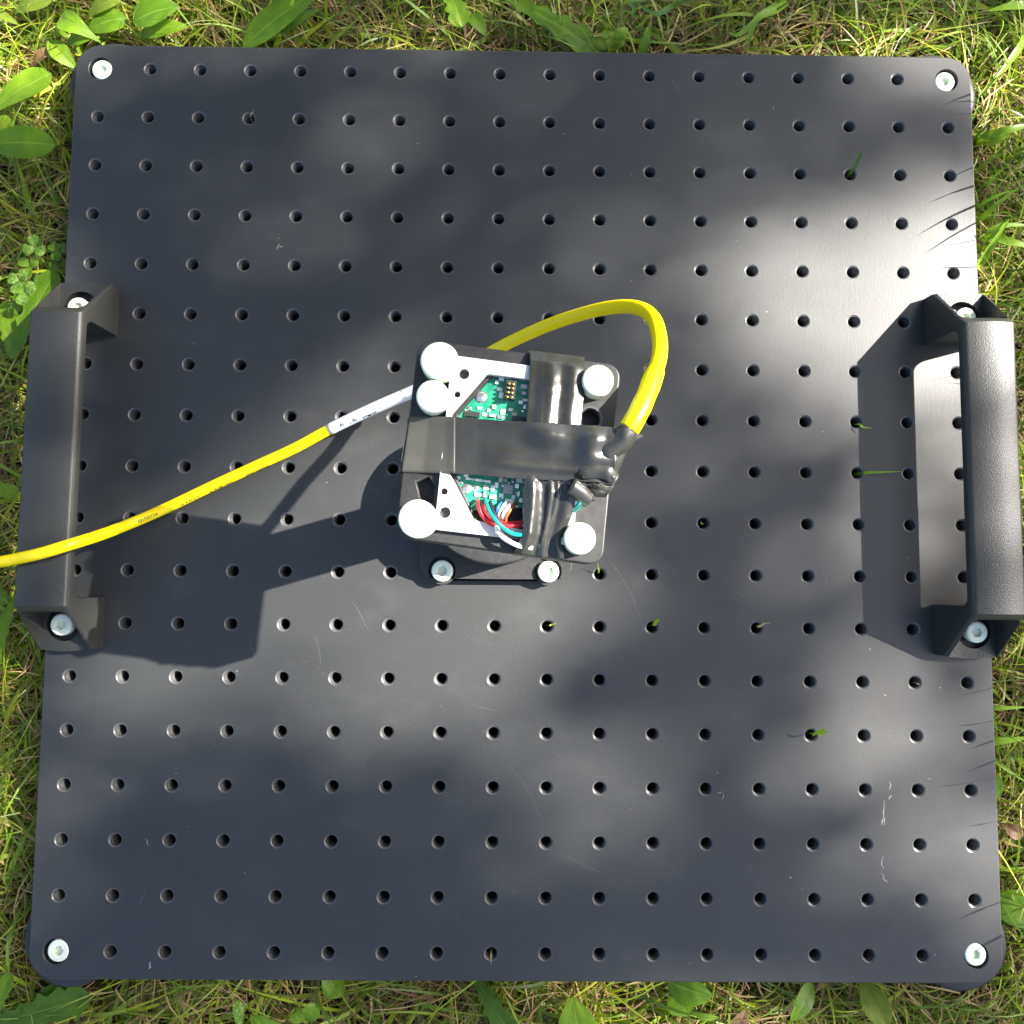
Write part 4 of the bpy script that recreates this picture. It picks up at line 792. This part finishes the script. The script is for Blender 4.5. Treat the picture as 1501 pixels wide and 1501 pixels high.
tuft((147.6, 280.3, -30.0), 'curved wide blade arching down to the top edge right of centre', [([(132.5, 259.0, -14.0), (119.1, 248.5, -8.0), (115.9, 235.3, -16.0)], 4.0), ([(126.0, 258.1, -16.0), (112.0, 243.7, -12.0), (105.8, 246.5, -14.0)], 3.0)])
tuft((89.7, 279.4, -30.0), 'crossing wide blades above the top edge, right of the tiny seedling', [([(76.9, 259.6, -14.0), (67.2, 252.8, -10.0), (55.9, 260.1, -10.0)], 3.0), ([(56.9, 260.9, -12.0), (56.3, 254.2, -8.0), (55.5, 247.5, -8.0)], 3.0)], 'solo_dark')
tuft((231.0, -116.6, -30.0), 'wide level blades at the right edge between the two lower hole rows', [([(228.1, -116.9, -16.0), (232.9, -116.4, -10.0), (248.3, -113.9, -8.0)], 4.2), ([(228.6, -102.4, -16.0), (233.5, -100.7, -10.0), (247.3, -99.7, -8.0)], 2.6), ([(229.0, -122.0, -18.0), (232.5, -127.4, -10.0), (247.0, -137.0, -10.0)], 2.4)])
# ------------------------------------------------------------------ the tree whose leaves dapple the board
LIT = [((-206.2, 209.1, 0.0), 14, .25), ((-91.3, 169.9, 0.0), 32, .8), ((-114.6, 157.3, 0.0), 22, .3), ((-64.4, 182.7, 0.0), 24, .3), ((-23.8, 197.4, 0.0), 26, .15), ((-39.9, 133.9, 0.0), 26, .22), ((3.9, 144.9, 0.0), 22, .15), ((-104.9, 54.4, 0.0), 26, .35), ((-107.1, 17.6, 0.0), 22, .4), ((-180.8, -94.9, 0.0), 22, .3), ((-209.2, -103.0, 0.0), 18, .25), ((114.1, 29.9, 0.0), 34, .12), ((121.3, 63.7, 0.0), 24, .1), ((-65.5, 68.3, 0.0), 26, .5), ((-87.6, 24.4, 0.0), 40, 1.2), ((-116.7, 7.6, 0.0), 30, .6), ((-150.4, 33.8, 0.0), 30, .25), ((-73.8, -5.2, 0.0), 34, .9), ((64.3, 29.3, 0.0), 30, .5),
       ((54.7, 149.1, 0.0), 18, .2), ((37.8, 110.6, 0.0), 18, .35), ((88.4, 128.5, 0.0), 24, .6), ((122.0, 108.2, 0.0), 28, .9), ((159.3, 115.6, 0.0), 32, 1.1), ((196.5, 112.5, 0.0), 38, 1.5), ((220.8, 130.2, 0.0), 22, .9), ((148.5, 84.4, 0.0), 22, .7), ((208.4, 61.2, 0.0), 24, .8), ((206.9, 17.4, 0.0), 20, .5), ((205.4, -28.9, 0.0), 20, .5), ((182.2, 84.8, 0.0), 16, .7), ((181.3, 54.2, 0.0), 14, .4), ((180.5, 23.9, 0.0), 14, .35), ((179.7, -6.1, 0.0), 14, .35), ((178.8, -35.7, 0.0), 14, .3), ((160.7, 30.4, 0.0), 18, .2), ((166.0, -22.7, 0.0), 24, .45), ((139.1, -49.0, 0.0), 24, .3), ((192.7, 214.9, 0.0), 20, .10),
       ((-111.4, -57.6, 0.0), 26, .9), ((-75.7, -63.8, 0.0), 38, 1.5), ((-36.8, -63.4, 0.0), 36, 1.4), ((2.0, -50.2, 0.0), 28, .8), ((44.3, -53.1, 0.0), 26, .75), ((-52.5, -92.4, 0.0), 24, .5), ((-13.7, -101.6, 0.0), 26, .6), ((-10.2, -133.1, 0.0), 28, .5), ((28.2, -135.9, 0.0), 27, .65), ((93.2, -55.9, 0.0), 24, .3),
       ((160.5, -113.0, 0.0), 26, .28), ((172.6, -144.4, 0.0), 34, .32), ((196.3, -106.4, 0.0), 26, .22), ((204.1, -166.0, 0.0), 24, .25), ((133.9, -150.9, 0.0), 24, .4), ((-174.6, -53.3, 0.0), 52, 1.4), ((-179.2, -58.2, 0.0), 34, .8), ((-141.6, -28.8, 0.0), 30, .9), ((-207.5, -6.5, 0.0), 20, .35), ((-210.1, -84.0, 0.0), 10, .35), ((-40.8, -18.0, 0.0), 34, .9), ((-14.5, -30.9, 0.0), 28, .9),
       ((-236.5, 237.3, 0.0), 26, 1.0), ((-256.3, 226.2, 0.0), 34, .9), ((-195.8, 241.5, 0.0), 24, .5), ((-151.5, 245.8, 0.0), 26, .6), ((-52.0, 251.0, 0.0), 36, .4), ((27.3, 259.6, 0.0), 36, .35), ((254.3, 197.9, 0.0), 20, 1.0), ((256.0, 241.2, 0.0), 28, .9), ((183.3, 251.0, 0.0), 30, .8), ((261.0, 113.3, 0.0), 24, .9), ((255.7, -86.8, 0.0), 26, .9), ((256.2, -150.1, 0.0), 26, .8), ((231.4, -205.9, 0.0), 24, .4), ((260.0, 11.3, 0.0), 30, .9), ((-242.3, 93.5, 0.0), 18, .5), ((-245.4, -26.4, 0.0), 24, .6), ((-246.6, 52.8, 0.0), 20, .5), ((-241.7, -147.0, -0.0), 26, .5), ((-245.0, -90.6, 0.0), 26, .5), ((-238.7, -199.1, 0.0), 22, .4), ((-111.8, -249.6, 0.0), 26, .4), ((44.1, -249.0, 0.0), 26, .4), ((122.6, -248.7, -0.0), 28, .45)]
LP = np.array([(p[0], p[1], r, a) for p, r, a in LIT])
def transmit(gx, gy):
    d = ((gx[:, None]-LP[None, :, 0])**2+(gy[:, None]-LP[None, :, 1])**2)/LP[None, :, 2]**2
    t = .03+(LP[None, :, 3]*np.exp(-d*1.0)).sum(1)
    far_ = np.maximum(np.abs(gx), np.abs(gy)); out_ = .35+.35*np.sin(gx*.012+1)*np.cos(gy*.015); w = np.clip((far_-260)/60, 0, 1)
    return np.clip(t*(1-w)+out_*w, .03, 1)
tree = empty('broadleaf_tree', (5200, 2500, -34), 'leafy broadleaf tree standing beyond the right border whose branches dapple the board with shade', 'tree')
g = np.random.default_rng(5); Sd = np.array(tuple(SUN)); LEAF = 34.0
NL = 76000; R_ = 1000.0
gx = g.uniform(-R_, R_, NL); gy = g.uniform(-R_, R_, NL); need = -np.log(transmit(gx, gy))
# leaf area seen from the sun ~ .55*LEAF^2*cos; choose density so that the covered optical depth equals need
area = .26*LEAF*LEAF; dens = need/area; prob = dens*(2*R_)**2/NL
k = g.random(NL) < prob; gx, gy = gx[k], gy[k]; t = g.uniform(3500, 5000, len(gx))
P = np.stack([gx, gy, 0*gx], 1)+Sd[None]*t[:, None]; n_ = len(P)
def rand_frames(g, n_):
    z = g.normal(0, 1, (n_, 3)); z[:, 2] = np.abs(z[:, 2])+.6; z /= np.linalg.norm(z, axis=1, keepdims=True); a = np.cross(z, g.normal(0, 1, (n_, 3))); a /= np.linalg.norm(a, axis=1, keepdims=True); return a, np.cross(z, a), z
def leaves_mesh(name, P, size, g, mm, parent):
    a, b_, z = rand_frames(g, len(P)); s_ = size*g.uniform(.75, 1.25, len(P))[:, None]
    V = np.stack([P-a*s_*.5, P-a*s_*.15+b_*s_*.32+z*s_*.05, P+a*s_*.3+b_*s_*.22+z*s_*.03, P+a*s_*.6, P+a*s_*.3-b_*s_*.22+z*s_*.03, P-a*s_*.15-b_*s_*.32+z*s_*.05], 1).reshape(-1, 3)
    F = (np.arange(len(P))*6)[:, None]+np.arange(6)
    me = bpy.data.meshes.new(name); org = np.array(tuple(origin_of(parent)))
    me.vertices.add(len(V)); me.vertices.foreach_set('co', (V*S-org).reshape(-1).astype(np.float32)); me.loops.add(F.size); me.loops.foreach_set('vertex_index', F.reshape(-1).astype(np.int32))
    me.polygons.add(len(F)); me.polygons.foreach_set('loop_start', (np.arange(len(F))*6).astype(np.int32)); me.polygons.foreach_set('loop_total', np.full(len(F), 6, np.int32)); me.update(calc_edges=True)
    me.materials.append(mm); o = bpy.data.objects.new(name, me); C.objects.link(o); o.parent = parent; return o
o = leaves_mesh('branch_leaves', P, LEAF, g, M['crown'], tree); tag(o, kind='stuff')
# rest of the crown, behind and above
q_ = g.normal(0, 1, (14000, 3)); q_ /= np.linalg.norm(q_, axis=1, keepdims=True); q_ *= (g.random(14000)**.4)[:, None]*np.array([1500, 1500, 1200]); P2 = q_+np.array([5200, 2500, 4600])
tt = P2[:, 2]/Sd[2]; hit = np.stack([P2[:, 0]-Sd[0]*tt, P2[:, 1]-Sd[1]*tt], 1); P2 = P2[np.maximum(np.abs(hit[:, 0]), np.abs(hit[:, 1])) > 1000]
o = leaves_mesh('crown', P2, 95, g, M['crown'], tree); tag(o, kind='stuff')
v, f = tube(spline([(5200, 2500, -60), (5180, 2480, 900), (5230, 2520, 2200), (5200, 2500, 4200), (5150, 2520, 5400)], 6), lambda t: 150*(1-t*.85), 14); obj('trunk', v, f, M['bark'], tree, smooth=True)
for end, st, r in (((4100, 3400, 5000), 2400, 60), ((6400, 2200, 5000), 2600, 60), ((5600, 3700, 4700), 3000, 50), ((5100, 1200, 5000), 2900, 50), ((3900, 1800, 3900), 2000, 70)):
    v, f = tube(spline([(5210, 2510, st), ((5200+end[0])/2, (2500+end[1])/2, (st+end[2])/2+150), end], 8), lambda t, r=r: r*(1-t*.8), 10); obj('limb', v, f, M['bark'], tree, smooth=True)

# a second tree beyond the top border: its crown hangs over that side and is what the upper half of the board mirrors
tree2 = empty('broadleaf_tree', (-500, 5600, -34), 'taller leafy tree beyond the top border with its crown reaching over the lawn', 'tree')
q_ = g.normal(0, 1, (17000, 3)); q_ /= np.linalg.norm(q_, axis=1, keepdims=True); q_ *= (g.random(17000)**.38)[:, None]*np.array([3600, 2500, 1500]); P3 = q_+np.array([-300, 4000, 5600])
P3 += np.stack([np.sin(P3[:, 1]*.004), np.cos(P3[:, 0]*.005), np.sin(P3[:, 0]*.003+P3[:, 1]*.004)], 1)*260
tt = P3[:, 2]/Sd[2]; hit = np.stack([P3[:, 0]-Sd[0]*tt, P3[:, 1]-Sd[1]*tt], 1); P3 = P3[np.maximum(np.abs(hit[:, 0]), np.abs(hit[:, 1])) > 1000]
tag(leaves_mesh('crown', P3, 170, g, M['crown'], tree2), kind='stuff')
v, f = tube(spline([(-500, 5600, -60), (-480, 5580, 1200), (-520, 5500, 2900), (-450, 5200, 5200), (-400, 5000, 6400)], 6), lambda t: 190*(1-t*.8), 14); obj('trunk', v, f, M['bark'], tree2, smooth=True)
for end, st, r in (((-2600, 4600, 5600), 2900, 70), ((1900, 4700, 5700), 3100, 70), ((-200, 2600, 5500), 3000, 80), ((-900, 6600, 6000), 3300, 60)):
    v, f = tube(spline([(-510, 5510, st), ((-500+end[0])/2, (5400+end[1])/2, (st+end[2])/2+200), end], 8), lambda t, r=r: r*(1-t*.8), 10); obj('limb', v, f, M['bark'], tree2, smooth=True)
